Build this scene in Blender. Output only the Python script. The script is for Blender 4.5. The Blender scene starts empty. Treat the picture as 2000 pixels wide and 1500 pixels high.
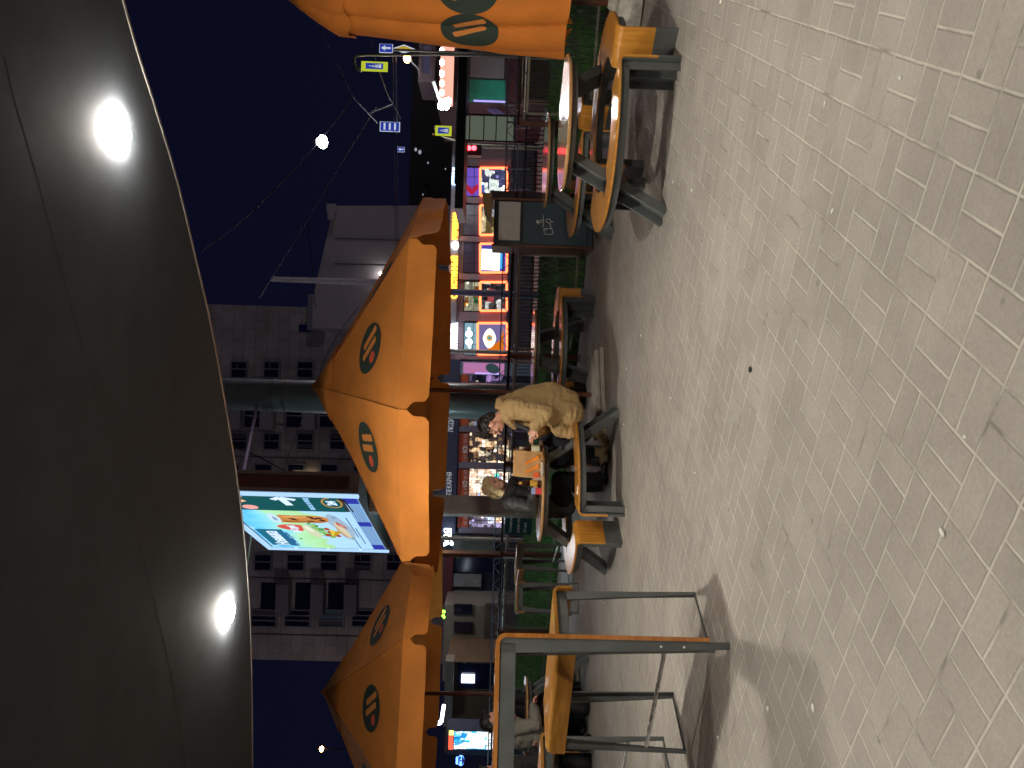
import bpy, bmesh, math, random
from mathutils import Vector, Matrix, noise, Quaternion
random.seed(7)
SC = bpy.context.scene
COL = SC.collection
R = math.radians
# ------------------------------------------------------------------ camera model
CAM_H, FPX = 1.25, 1500.0
PITCH, ROLL = math.atan(30/1500), 0.03
FW = Vector((0, math.cos(PITCH), -math.sin(PITCH)))
UP0 = Vector((0, math.sin(PITCH), math.cos(PITCH)))
RT0 = Vector((1, 0, 0))
CX = -UP0*math.cos(ROLL) + RT0*math.sin(ROLL)
CY = UP0*math.sin(ROLL) + RT0*math.cos(ROLL)
EYE = Vector((0, 0, CAM_H))
cam = bpy.data.cameras.new('camera')
co = bpy.data.objects.new('camera', cam); COL.objects.link(co)
M = Matrix.Identity(4)
for i in range(3):
    M[i][0], M[i][1], M[i][2], M[i][3] = CX[i], CY[i], -FW[i], EYE[i]
co.matrix_world = M
cam.sensor_width = 36; cam.lens = 36*FPX/2000
cam.clip_start = .05; cam.clip_end = 2000
SC.camera = co

def ray(x, y):
    return FW + CX*((x-1000)/FPX) + CY*((750-y)/FPX)
def at(x, y, depth):
    r = ray(x, y); return EYE + r*(depth/r.y)
def gr(x, y, z=0.0):
    r = ray(x, y); return EYE + r*((z-CAM_H)/r.z)
def onplane(x, y, P, n):
    r = ray(x, y); return EYE + r*((P-EYE).dot(n)/r.dot(n))

# ------------------------------------------------------------------ materials
def lin(h):
    h = h.lstrip('#'); o = []
    for i in (0, 2, 4):
        c = int(h[i:i+2], 16)/255
        o.append(c/12.92 if c <= .04045 else ((c+.055)/1.055)**2.4)
    return tuple(o)
MATS = {}
def nodes(name):
    m = bpy.data.materials.new(name); m.use_nodes = True
    nt = m.node_tree; nt.nodes.clear()
    out = nt.nodes.new('ShaderNodeOutputMaterial')
    return m, nt, out
def N(nt, typ, **kw):
    n = nt.nodes.new(typ)
    for k, v in kw.items():
        if k.startswith('i_'): n.inputs[k[2:]].default_value = v
        else: setattr(n, k, v)
    return n
def ramp(nt, stops):
    r = nt.nodes.new('ShaderNodeValToRGB'); e = r.color_ramp.elements
    while len(e) < len(stops): e.new(.5)
    for el, (p, c) in zip(e, stops):
        el.position = p; el.color = (*c, 1) if len(c) == 3 else c
    return r
def mat(name, col, rough=.6, metal=0., var=.18, scale=6., bump=.0, bscale=60., coat=0., spec=.5, trans=0., stretch=None):
    """plain painted / metal / cloth surface with soft wear"""
    if name in MATS: return MATS[name]
    m, nt, out = nodes(name)
    b = N(nt, 'ShaderNodeBsdfPrincipled')
    tc = N(nt, 'ShaderNodeTexCoord')
    src = tc.outputs['Object']
    if stretch:
        mp = N(nt, 'ShaderNodeMapping'); mp.inputs['Scale'].default_value = stretch
        nt.links.new(src, mp.inputs['Vector']); src = mp.outputs['Vector']
    nz = N(nt, 'ShaderNodeTexNoise'); nz.inputs['Scale'].default_value = scale; nz.inputs['Detail'].default_value = 6
    nt.links.new(src, nz.inputs['Vector'])
    a = tuple(max(0, c*(1-var)) for c in col); z = tuple(min(1, c*(1+var)) for c in col)
    rp = ramp(nt, [(.3, a), (.7, z)])
    nt.links.new(nz.outputs['Fac'], rp.inputs['Fac'])
    nt.links.new(rp.outputs['Color'], b.inputs['Base Color'])
    mr = N(nt, 'ShaderNodeMapRange')
    mr.inputs['To Min'].default_value = max(0.02, rough*.8); mr.inputs['To Max'].default_value = min(1, rough*1.2)
    nt.links.new(nz.outputs['Fac'], mr.inputs['Value']); nt.links.new(mr.outputs['Result'], b.inputs['Roughness'])
    b.inputs['Metallic'].default_value = metal
    b.inputs['Specular IOR Level'].default_value = spec
    b.inputs['Coat Weight'].default_value = coat
    b.inputs['Coat Roughness'].default_value = .08
    if bump:
        n2 = N(nt, 'ShaderNodeTexNoise'); n2.inputs['Scale'].default_value = bscale; n2.inputs['Detail'].default_value = 4
        nt.links.new(src, n2.inputs['Vector'])
        bp = N(nt, 'ShaderNodeBump'); bp.inputs['Strength'].default_value = bump; bp.inputs['Distance'].default_value = .01
        nt.links.new(n2.outputs['Fac'], bp.inputs['Height']); nt.links.new(bp.outputs['Normal'], b.inputs['Normal'])
    last = b.outputs['BSDF']
    if trans:
        t = N(nt, 'ShaderNodeBsdfTranslucent'); nt.links.new(rp.outputs['Color'], t.inputs['Color'])
        mx = N(nt, 'ShaderNodeMixShader'); mx.inputs['Fac'].default_value = trans
        nt.links.new(last, mx.inputs[1]); nt.links.new(t.outputs['BSDF'], mx.inputs[2]); last = mx.outputs['Shader']
    nt.links.new(last, out.inputs['Surface'])
    MATS[name] = m; return m
def glow(name, col, strength):
    if name in MATS: return MATS[name]
    m, nt, out = nodes(name)
    e = N(nt, 'ShaderNodeEmission'); e.inputs['Color'].default_value = (*col, 1); e.inputs['Strength'].default_value = strength
    nt.links.new(e.outputs['Emission'], out.inputs['Surface'])
    MATS[name] = m; return m
def glow_cells(name, stops, strength, scale=(5, 5, 5), dark=.25, rnd=1.0):
    """a lit interior full of goods: cells of many colours"""
    if name in MATS: return MATS[name]
    m, nt, out = nodes(name)
    tc = N(nt, 'ShaderNodeTexCoord'); mp = N(nt, 'ShaderNodeMapping'); mp.inputs['Scale'].default_value = tuple(q*1.5 for q in scale)
    nt.links.new(tc.outputs['Object'], mp.inputs['Vector'])
    v = N(nt, 'ShaderNodeTexVoronoi'); v.distance = 'CHEBYCHEV'; v.inputs['Scale'].default_value = 1; v.inputs['Randomness'].default_value = rnd
    nt.links.new(mp.outputs['Vector'], v.inputs['Vector'])
    sp = N(nt, 'ShaderNodeSeparateColor'); nt.links.new(v.outputs['Color'], sp.inputs['Color'])
    rp = ramp(nt, stops); rp.color_ramp.interpolation = 'CONSTANT'
    nt.links.new(sp.outputs['Red'], rp.inputs['Fac'])
    mr = N(nt, 'ShaderNodeMapRange'); mr.inputs['To Min'].default_value = strength*dark; mr.inputs['To Max'].default_value = strength
    nt.links.new(sp.outputs['Green'], mr.inputs['Value'])
    # painted dots for lamps and reflections between the goods, and shelf lines
    v2 = N(nt, 'ShaderNodeTexVoronoi'); v2.inputs['Scale'].default_value = 1.35; nt.links.new(mp.outputs['Vector'], v2.inputs['Vector'])
    dt = N(nt, 'ShaderNodeMapRange', interpolation_type='SMOOTHSTEP'); dt.inputs['From Min'].default_value = .12; dt.inputs['From Max'].default_value = .34; dt.inputs['To Min'].default_value = strength*3.2; dt.inputs['To Max'].default_value = 0
    nt.links.new(v2.outputs['Distance'], dt.inputs['Value'])
    s2 = N(nt, 'ShaderNodeSeparateColor'); nt.links.new(v2.outputs['Color'], s2.inputs['Color'])
    gt = N(nt, 'ShaderNodeMath', operation='GREATER_THAN'); gt.inputs[1].default_value = .62; nt.links.new(s2.outputs['Blue'], gt.inputs[0])
    ml = N(nt, 'ShaderNodeMath', operation='MULTIPLY'); nt.links.new(dt.outputs['Result'], ml.inputs[0]); nt.links.new(gt.outputs[0], ml.inputs[1])
    nz = N(nt, 'ShaderNodeTexNoise'); nz.inputs['Scale'].default_value = 2.2; nz.inputs['Detail'].default_value = 6; nz.inputs['Roughness'].default_value = .7; nt.links.new(mp.outputs['Vector'], nz.inputs['Vector'])
    nr = N(nt, 'ShaderNodeMapRange'); nr.inputs['From Min'].default_value = .3; nr.inputs['From Max'].default_value = .7; nr.inputs['To Min'].default_value = .25; nr.inputs['To Max'].default_value = 1.5; nt.links.new(nz.outputs['Fac'], nr.inputs['Value'])
    mm = N(nt, 'ShaderNodeMath', operation='MULTIPLY_ADD'); nt.links.new(mr.outputs['Result'], mm.inputs[0]); nt.links.new(nr.outputs['Result'], mm.inputs[1]); nt.links.new(ml.outputs[0], mm.inputs[2])
    e = N(nt, 'ShaderNodeEmission'); nt.links.new(rp.outputs['Color'], e.inputs['Color']); nt.links.new(mm.outputs[0], e.inputs['Strength'])
    nt.links.new(e.outputs['Emission'], out.inputs['Surface'])
    MATS[name] = m; return m
def wood(name, c1, c2, rough=.3, coat=.4, scale=(2, 30, 30), bump=.05):
    """veneer: fine grain drawn out along one local axis"""
    if name in MATS: return MATS[name]
    m, nt, out = nodes(name)
    b = N(nt, 'ShaderNodeBsdfPrincipled'); tc = N(nt, 'ShaderNodeTexCoord')
    mp = N(nt, 'ShaderNodeMapping'); mp.inputs['Scale'].default_value = scale
    nt.links.new(tc.outputs['Object'], mp.inputs['Vector'])
    nz = N(nt, 'ShaderNodeTexNoise'); nz.inputs['Scale'].default_value = 1; nz.inputs['Detail'].default_value = 7; nz.inputs['Roughness'].default_value = .65
    nz.inputs['Distortion'].default_value = .4
    nt.links.new(mp.outputs['Vector'], nz.inputs['Vector'])
    rp = ramp(nt, [(.3, c1), (.7, c2)])
    nt.links.new(nz.outputs['Fac'], rp.inputs['Fac'])
    n3 = N(nt, 'ShaderNodeTexNoise'); n3.inputs['Scale'].default_value = 3; n3.inputs['Detail'].default_value = 5
    nt.links.new(tc.outputs['Object'], n3.inputs['Vector'])
    mx = N(nt, 'ShaderNodeMix', data_type='RGBA', blend_type='MULTIPLY'); mx.inputs[0].default_value = .5
    r2 = ramp(nt, [(.35, (.6, .55, .5)), (.6, (1, 1, 1))]); nt.links.new(n3.outputs['Fac'], r2.inputs['Fac'])
    nt.links.new(rp.outputs['Color'], mx.inputs[6]); nt.links.new(r2.outputs['Color'], mx.inputs[7])
    nt.links.new(mx.outputs[2], b.inputs['Base Color'])
    mr = N(nt, 'ShaderNodeMapRange'); mr.inputs['To Min'].default_value = rough*.7; mr.inputs['To Max'].default_value = rough*1.4
    nt.links.new(n3.outputs['Fac'], mr.inputs['Value']); nt.links.new(mr.outputs['Result'], b.inputs['Roughness'])
    b.inputs['Coat Weight'].default_value = coat; b.inputs['Coat Roughness'].default_value = .12
    bp = N(nt, 'ShaderNodeBump'); bp.inputs['Strength'].default_value = bump; bp.inputs['Distance'].default_value = .005
    nt.links.new(nz.outputs['Fac'], bp.inputs['Height']); nt.links.new(bp.outputs['Normal'], b.inputs['Normal'])
    nt.links.new(b.outputs['BSDF'], out.inputs['Surface'])
    MATS[name] = m; return m
def glassy(name, col, rough=.05):
    if name in MATS: return MATS[name]
    m, nt, out = nodes(name)
    b = N(nt, 'ShaderNodeBsdfPrincipled'); b.inputs['Base Color'].default_value = (*col, 1)
    b.inputs['Roughness'].default_value = rough; b.inputs['Specular IOR Level'].default_value = .8
    nt.links.new(b.outputs['BSDF'], out.inputs['Surface'])
    MATS[name] = m; return m

# ------------------------------------------------------------------ mesh builder
ROOTM = {}
class MB:
    def __init__(s): s.v = []; s.f = []
    def add(s, vs, fs):
        n = len(s.v); s.v += [Vector(v) for v in vs]; s.f += [tuple(i+n for i in f) for f in fs]; return s
    def box(s, c, size, Q=None):
        c = Vector(c); h = Vector(size)/2; Q = Q or Matrix.Identity(3)
        vs = [c + Q @ Vector((sx*h.x, sy*h.y, sz*h.z)) for sx in (-1, 1) for sy in (-1, 1) for sz in (-1, 1)]
        return s.add(vs, [(0, 1, 3, 2), (4, 6, 7, 5), (0, 4, 5, 1), (2, 3, 7, 6), (0, 2, 6, 4), (1, 5, 7, 3)])
    def bar(s, a, b, w, h, up=(0, 0, 1), w2=None, h2=None):
        a, b = Vector(a), Vector(b); d = (b-a).normalized(); up = Vector(up)
        if abs(d.dot(up)) > .999: up = Vector((1, 0, 0))
        x = d.cross(up).normalized(); y = x.cross(d).normalized()
        w2 = w if w2 is None else w2; h2 = h if h2 is None else h2
        vs = [a+x*w/2*i+y*h/2*j for i, j in ((-1, -1), (1, -1), (1, 1), (-1, 1))]
        vs += [b+x*w2/2*i+y*h2/2*j for i, j in ((-1, -1), (1, -1), (1, 1), (-1, 1))]
        return s.add(vs, [(3, 2, 1, 0), (4, 5, 6, 7), (0, 1, 5, 4), (1, 2, 6, 5), (2, 3, 7, 6), (3, 0, 4, 7)])
    def tube(s, pts, r, n=8):
        pts = [Vector(p) for p in pts]; rs = r if isinstance(r, (list, tuple)) else [r]*len(pts)
        rings = []; x = None
        for i, p in enumerate(pts):
            d = (pts[min(i+1, len(pts)-1)]-pts[max(i-1, 0)]).normalized()
            if x is None:
                x = d.cross(Vector((0, 0, 1)))
                if x.length < 1e-3: x = Vector((1, 0, 0))
            x = (x-d*x.dot(d)).normalized(); y = d.cross(x)
            rings.append([p+(x*math.cos(2*math.pi*k/n)+y*math.sin(2*math.pi*k/n))*rs[i] for k in range(n)])
        vs = [v for q in rings for v in q]; fs = []
        for i in range(len(pts)-1):
            for k in range(n):
                fs.append((i*n+k, i*n+(k+1) % n, (i+1)*n+(k+1) % n, (i+1)*n+k))
        fs.append(tuple(range(n-1, -1, -1))); m0 = (len(pts)-1)*n; fs.append(tuple(range(m0, m0+n)))
        return s.add(vs, fs)
    def prism(s, poly, o, ax, ay, t):
        """flat outline (2-D) at o with axes ax, ay, thickened by t along ax x ay (from -t to 0)"""
        o, ax, ay = Vector(o), Vector(ax), Vector(ay); nn = ax.cross(ay).normalized(); n = len(poly)
        vs = [o+ax*a+ay*b for a, b in poly]+[o+ax*a+ay*b-nn*t for a, b in poly]
        fs = [tuple(range(n)), tuple(range(2*n-1, n-1, -1))]
        fs += [((i+1) % n, i, n+i, n+(i+1) % n) for i in range(n)]
        return s.add(vs, fs)
    def pts3(s, P, t):
        """flat 3-D outline facing the side its order turns round, thickened backwards"""
        P = [Vector(p) for p in P]; nn = Vector((0, 0, 0)); n = len(P)
        for i in range(n): nn += P[i].cross(P[(i+1) % n])
        nn.normalize()
        vs = P+[p-nn*t for p in P]
        fs = [tuple(range(n)), tuple(range(2*n-1, n-1, -1))]+[((i+1) % n, i, n+i, n+(i+1) % n) for i in range(n)]
        return s.add(vs, fs)
    def lathe(s, prof, c, n=24, cap=True):
        c = Vector(c); vs = []; fs = []
        for r, z in prof:
            for k in range(n):
                a = 2*math.pi*k/n; vs.append(c+Vector((r*math.cos(a), r*math.sin(a), z)))
        for i in range(len(prof)-1):
            for k in range(n):
                fs.append((i*n+k, i*n+(k+1) % n, (i+1)*n+(k+1) % n, (i+1)*n+k))
        if cap:
            fs.append(tuple(range(n-1, -1, -1))); m0 = (len(prof)-1)*n; fs.append(tuple(range(m0, m0+n)))
        return s.add(vs, fs)
    def ell(s, c, rad, Q=None, nu=16, nv=10):
        c = Vector(c); Q = Q or Matrix.Identity(3); rad = Vector(rad) if not isinstance(rad, (int, float)) else Vector((rad,)*3)
        vs = [c+Q @ Vector((0, 0, -rad.z))]
        for j in range(1, nv):
            t = math.pi*j/nv-math.pi/2
            for i in range(nu):
                p = 2*math.pi*i/nu
                vs.append(c+Q @ Vector((rad.x*math.cos(t)*math.cos(p), rad.y*math.cos(t)*math.sin(p), rad.z*math.sin(t))))
        vs.append(c+Q @ Vector((0, 0, rad.z))); fs = []
        for i in range(nu):
            fs.append((0, 1+(i+1) % nu, 1+i)); e = len(vs)-1; b = 1+(nv-2)*nu
            fs.append((b+i, b+(i+1) % nu, e))
            for j in range(nv-2):
                fs.append((1+j*nu+i, 1+j*nu+(i+1) % nu, 1+(j+1)*nu+(i+1) % nu, 1+(j+1)*nu+i))
        return s.add(vs, fs)
    def cap(s, a, ra, b, rb):
        """tapered limb with round ends"""
        a, b = Vector(a), Vector(b); d = b-a; L = d.length
        if L < 1e-5: return s.ell(a, ra)
        d /= L; pts = []; rs = []
        for k in range(5):
            t = math.pi/2*(1-k/4); pts.append(a-d*ra*math.sin(t)); rs.append(max(1e-4, ra*math.cos(t)))
        for k in range(5):
            t = math.pi/2*k/4; pts.append(b+d*rb*math.sin(t)); rs.append(max(1e-4, rb*math.cos(t)))
        return s.tube(pts, rs, 12)
    def mesh(s, name):
        me = bpy.data.meshes.new(name); me.from_pydata([tuple(v) for v in s.v], [], s.f); me.update()
        bm = bmesh.new(); bm.from_mesh(me); bmesh.ops.recalc_face_normals(bm, faces=bm.faces); bm.to_mesh(me); bm.free()
        return me
    def build(s, name, material, parent=None, world=True, smooth=0, bevel=0, recalc=True):
        if parent is not None and world:
            W = ROOTM.get(parent.name, Matrix.Identity(4)).inverted(); s.v = [W @ v for v in s.v]
        me = s.mesh(name) if recalc else None
        if me is None:
            me = bpy.data.meshes.new(name); me.from_pydata([tuple(v) for v in s.v], [], s.f); me.update()
        o = bpy.data.objects.new(name, me); COL.objects.link(o)
        me.materials.append(material)
        if smooth:
            for p in me.polygons: p.use_smooth = True
            me.set_sharp_from_angle(angle=R(smooth))
        if bevel:
            b = o.modifiers.new('bevel', 'BEVEL'); b.width = bevel; b.segments = 2; b.limit_method = 'ANGLE'
        if parent is not None:
            o.parent = parent; ROOTM[o.name] = ROOTM.get(parent.name, Matrix.Identity(4))
        else: ROOTM[o.name] = Matrix.Identity(4)
        return o
def tag(o, label=None, cat=None, group=None, kind=None):
    if label: o['label'] = label
    if cat: o['category'] = cat
    if group: o['group'] = group
    if kind: o['kind'] = kind
    return o
def thing(name, loc, label, cat, group=None, rz=0.0):
    o = bpy.data.objects.new(name, None); COL.objects.link(o); o.empty_display_size = .1
    o.location = loc; o.rotation_euler = (0, 0, rz)
    ROOTM[o.name] = Matrix.Translation(Vector(loc)) @ Matrix.Rotation(rz, 4, 'Z')
    return tag(o, label, cat, group)
def struct(o): o['kind'] = 'structure'; return o
def dup(root, loc, rz, label=None, group=None):
    def cp(o, p):
        c = o.copy(); COL.objects.link(c)
        if p is not None: c.parent = p
        for ch in list(o.children): cp(ch, c)
        return c
    r = cp(root, None); r.location = loc; r.rotation_euler = (0, 0, rz)
    if label: r['label'] = label
    if group: r['group'] = group
    return r
WORK = bpy.data.scenes.new('workbench')          # a scratch scene, removed at the end, so that each evaluation stays small
def evaluated(o):
    WORK.collection.objects.link(o); vl = WORK.view_layers[0]; vl.update()
    me = bpy.data.meshes.new_from_object(o.evaluated_get(vl.depsgraph)); WORK.collection.objects.unlink(o)
    return me
def text_mesh(body, size, depth=.01, bold=0.0):
    cu = bpy.data.curves.new('letters', 'FONT'); cu.body = body; cu.size = size; cu.extrude = depth/2; cu.offset = bold
    cu.align_x = 'CENTER'; cu.align_y = 'CENTER'; cu.resolution_u = 3
    o = bpy.data.objects.new('letters', cu)
    me = evaluated(o)
    vs = [v.co.copy() for v in me.vertices]; fs = [tuple(p.vertices) for p in me.polygons]
    bpy.data.objects.remove(o); bpy.data.curves.remove(cu); bpy.data.meshes.remove(me)
    return vs, fs
def add_text(mb, body, size, o, ax, ay, depth=.01, bold=0., width=None):
    vs, fs = text_mesh(body, size, depth, bold); o, ax, ay = Vector(o), Vector(ax), Vector(ay); nn = ax.cross(ay).normalized()
    k = 1.
    if width:
        w = max(v.x for v in vs)-min(v.x for v in vs); k = width/w
    return mb.add([o+ax*v.x*k+ay*v.y+nn*v.z for v in vs], fs)
def organic(mb, name, material, parent, voxel=.008, it=6, folds=0., fscale=9., bottom=None, seed=0):
    """melt overlapping limbs into one continuous skin"""
    W = ROOTM[parent.name].inverted() if parent is not None else Matrix.Identity(4)
    mb.v = [W @ v for v in mb.v]
    me = mb.mesh(name); o = bpy.data.objects.new(name, me)
    r = o.modifiers.new('r', 'REMESH'); r.mode = 'VOXEL'; r.voxel_size = voxel
    s = o.modifiers.new('s', 'SMOOTH'); s.iterations = it; s.factor = .5
    m2 = evaluated(o); m2.name = name; COL.objects.link(o)
    o.modifiers.clear(); o.data = m2; bpy.data.meshes.remove(me)
    if folds:
        off = Vector((seed*3.1, seed*1.7, 0))
        nv = len(m2.vertices); cs = [v.co.copy() for v in m2.vertices]; ns = [v.normal.copy() for v in m2.vertices]; fl = []
        for c, n in zip(cs, ns):
            p = c*fscale+off
            q = noise.fractal(Vector((p.x, p.y, p.z*1.6)), 1., 2., 3)
            c = c+n*folds*(1-2*abs(q))*.6; fl += (c.x, c.y, c.z)
        m2.vertices.foreach_set('co', fl); m2.update()
    m2.materials.clear(); m2.materials.append(material)
    for p in m2.polygons: p.use_smooth = True
    if parent is not None: o.parent = parent; ROOTM[o.name] = ROOTM[parent.name]
    return o
def smoothpts(pts, k=6):
    pts = [Vector(p) for p in pts]; out = []
    for i in range(len(pts)-1):
        p0, p1, p2, p3 = pts[max(i-1, 0)], pts[i], pts[i+1], pts[min(i+2, len(pts)-1)]
        for j in range(k):
            t = j/k
            out.append(.5*((2*p1)+(p2-p0)*t+(2*p0-5*p1+4*p2-p3)*t*t+(3*p1-p0-3*p2+p3)*t**3))
    out.append(pts[-1]); return out
def rbox(mb, x0, x1, y0, y1, d, t):
    """upright box whose front covers a stretch of the photograph's street front at distance d"""
    c = at((x0+x1)/2, (y0+y1)/2, d); w = abs(y1-y0)/FPX*d; h = abs(x1-x0)/FPX*d
    return mb.box((c.x, d+t/2, c.z), (w, t, h))

# site directions: the terrace, its railing, paving and canopy share one grid
E1 = Vector((-.86, .51, 0)).normalized(); E2 = Vector((.51, .86, 0)).normalized()
X3, Z3 = Vector((1, 0, 0)), Vector((0, 0, 1))
# ------------------------------------------------------------------ shared materials
STEEL = mat('dark_steel', lin('#5d605f'), .5, .15, var=.15, scale=9, bump=.05, bscale=200)
STEELB = mat('black_steel', lin('#26282a'), .5, .2)
PLY = wood('plywood', lin('#b06f22'), lin('#d79a45'), .3, .35, (26, 26, 2.5))
PLYT = wood('plywood_top', lin('#b58450'), lin('#d9b27e'), .2, 1., (3, 26, 26), bump=.015)
PLYB = wood('plywood_bar', lin('#8f5a1e'), lin('#c08a3c'), .3, .35, (3, 30, 30))
PLYE = mat('plywood_edge', lin('#c07a35'), .5, var=.12, scale=20)
BROWN = wood('brown_post_wood', lin('#4a2413'), lin('#7a4423'), .4, .4, (20, 20, 2))
CHROME = mat('brushed_chrome', (.85, .84, .82), .28, .75, var=.05)
GALV = mat('galvanised_steel', lin('#a9a79c'), .4, .7, var=.12, scale=14)
FABRIC = mat('orange_canvas', (.73, .258, .050), .8, var=.15, scale=2.2, bump=.22, bscale=45, spec=.2, trans=.16)
LOGOG = mat('dark_green_print', lin('#2f3d33'), .8, var=.08)
LOGOR = mat('red_print', lin('#d8553a'), .8, var=.05)
LOGOO = mat('orange_print', (.73, .258, .050), .8, var=.05)
CONC = mat('pale_concrete', lin('#a39d92'), .85, var=.22, scale=7, bump=.4, bscale=50)
SKIN = mat('skin', lin('#d9a189'), .55, var=.06)
BLACKP = mat('black_plastic', lin('#15161a'), .4)

# ------------------------------------------------------------------ paving
def mnode(nt, op, a, b=None, c=None):
    n = nt.nodes.new('ShaderNodeMath'); n.operation = op
    for k, v in enumerate((a, b, c)):
        if v is None: continue
        if isinstance(v, (int, float)): n.inputs[k].default_value = v
        else: nt.links.new(v, n.inputs[k])
    return n.outputs[0]
def paving_mat():
    m, nt, out = nodes('basket_weave_paving')
    b = N(nt, 'ShaderNodeBsdfPrincipled'); tc = N(nt, 'ShaderNodeTexCoord'); sp = N(nt, 'ShaderNodeSeparateXYZ')
    wob = N(nt, 'ShaderNodeTexNoise'); wob.inputs['Scale'].default_value = 9; wob.inputs['Detail'].default_value = 3
    nt.links.new(tc.outputs['Object'], wob.inputs['Vector'])
    wv = N(nt, 'ShaderNodeVectorMath', operation='MULTIPLY_ADD'); wv.inputs[1].default_value = (.008, .008, 0)
    nt.links.new(wob.outputs['Color'], wv.inputs[0]); nt.links.new(tc.outputs['Object'], wv.inputs[2])
    nt.links.new(wv.outputs[0], sp.inputs[0])
    c = .2075; u0 = .9204+.004; v0 = 1.6245+.004
    X, Y = sp.outputs['X'], sp.outputs['Y']
    u = mnode(nt, 'DIVIDE', mnode(nt, 'SUBTRACT', mnode(nt, 'ADD', mnode(nt, 'MULTIPLY', X, E1.x), mnode(nt, 'MULTIPLY', Y, E1.y)), u0), c)
    v = mnode(nt, 'DIVIDE', mnode(nt, 'SUBTRACT', mnode(nt, 'ADD', mnode(nt, 'MULTIPLY', X, E2.x), mnode(nt, 'MULTIPLY', Y, E2.y)), v0), c)
    i, j = mnode(nt, 'FLOOR', u), mnode(nt, 'FLOOR', v)
    f, g = mnode(nt, 'SUBTRACT', u, i), mnode(nt, 'SUBTRACT', v, j)
    par = mnode(nt, 'FLOORED_MODULO', mnode(nt, 'ADD', i, j), 2.)
    e = mnode(nt, 'MINIMUM', mnode(nt, 'MINIMUM', f, mnode(nt, 'SUBTRACT', 1., f)), mnode(nt, 'MINIMUM', g, mnode(nt, 'SUBTRACT', 1., g)))
    af = mnode(nt, 'ABSOLUTE', mnode(nt, 'SUBTRACT', f, .5)); ag = mnode(nt, 'ABSOLUTE', mnode(nt, 'SUBTRACT', g, .5))
    inner = mnode(nt, 'ADD', mnode(nt, 'MULTIPLY', af, par), mnode(nt, 'MULTIPLY', ag, mnode(nt, 'SUBTRACT', 1., par)))
    d = mnode(nt, 'MULTIPLY', mnode(nt, 'MINIMUM', e, inner), c)
    jm = N(nt, 'ShaderNodeMapRange', interpolation_type='SMOOTHSTEP'); jm.inputs['From Min'].default_value = .0018; jm.inputs['From Max'].default_value = .0060
    jm.inputs['To Min'].default_value = 1; jm.inputs['To Max'].default_value = 0
    nt.links.new(d, jm.inputs['Value'])
    # which half of the pair
    half = mnode(nt, 'ADD', mnode(nt, 'MULTIPLY', mnode(nt, 'GREATER_THAN', f, .5), par), mnode(nt, 'MULTIPLY', mnode(nt, 'GREATER_THAN', g, .5), mnode(nt, 'SUBTRACT', 1., par)))
    cmb = N(nt, 'ShaderNodeCombineXYZ'); nt.links.new(i, cmb.inputs[0]); nt.links.new(j, cmb.inputs[1]); nt.links.new(half, cmb.inputs[2])
    wn = N(nt, 'ShaderNodeTexWhiteNoise'); nt.links.new(cmb.outputs[0], wn.inputs['Vector'])
    r1 = ramp(nt, [(0, lin('#958e86')), (.5, lin('#99928a')), (1, lin('#9e978e'))]); nt.links.new(wn.outputs['Value'], r1.inputs['Fac'])
    n1 = N(nt, 'ShaderNodeTexNoise'); n1.inputs['Scale'].default_value = 1.3; n1.inputs['Detail'].default_value = 8; n1.inputs['Roughness'].default_value = .7
    nt.links.new(tc.outputs['Object'], n1.inputs['Vector'])
    r2 = ramp(nt, [(.28, (.74, .73, .72)), (.62, (1.06, 1.05, 1.04))]); nt.links.new(n1.outputs['Fac'], r2.inputs['Fac'])
    m1 = N(nt, 'ShaderNodeMix', data_type='RGBA', blend_type='MULTIPLY'); m1.inputs[0].default_value = 1
    nt.links.new(r1.outputs['Color'], m1.inputs[6]); nt.links.new(r2.outputs['Color'], m1.inputs[7])
    n2 = N(nt, 'ShaderNodeTexNoise'); n2.inputs['Scale'].default_value = 60; n2.inputs['Detail'].default_value = 5; n2.inputs['Roughness'].default_value = .75
    nt.links.new(tc.outputs['Object'], n2.inputs['Vector'])
    r3 = ramp(nt, [(.3, (.86, .86, .86)), (.7, (1.1, 1.1, 1.1))]); nt.links.new(n2.outputs['Fac'], r3.inputs['Fac'])
    m2 = N(nt, 'ShaderNodeMix', data_type='RGBA', blend_type='MULTIPLY'); m2.inputs[0].default_value = 1
    nt.links.new(m1.outputs[2], m2.inputs[6]); nt.links.new(r3.outputs['Color'], m2.inputs[7])
    # small dark gum spots
    vo = N(nt, 'ShaderNodeTexVoronoi'); vo.inputs['Scale'].default_value = 3.1; nt.links.new(tc.outputs['Object'], vo.inputs['Vector'])
    sm = N(nt, 'ShaderNodeMapRange'); sm.inputs['From Min'].default_value = .03; sm.inputs['From Max'].default_value = .055; sm.inputs['To Min'].default_value = .55; sm.inputs['To Max'].default_value = 0
    nt.links.new(vo.outputs['Distance'], sm.inputs['Value'])
    m3 = N(nt, 'ShaderNodeMix', data_type='RGBA'); nt.links.new(sm.outputs['Result'], m3.inputs[0]); nt.links.new(m2.outputs[2], m3.inputs[6]); m3.inputs[7].default_value = (.12, .11, .1, 1)
    # sanded joints: mostly pale, here and there dark and open
    n4 = N(nt, 'ShaderNodeTexNoise'); n4.inputs['Scale'].default_value = 4.5; n4.inputs['Detail'].default_value = 5
    nt.links.new(tc.outputs['Object'], n4.inputs['Vector'])
    r4 = ramp(nt, [(.30, lin('#5b554e')), (.42, lin('#b0a99c')), (.56, lin('#d2cabb')), (.74, lin('#b4ac9f'))]); nt.links.new(n4.outputs['Fac'], r4.inputs['Fac'])
    m4 = N(nt, 'ShaderNodeMix', data_type='RGBA'); nt.links.new(mnode(nt, 'MULTIPLY', jm.outputs['Result'], .58), m4.inputs[0])
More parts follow.
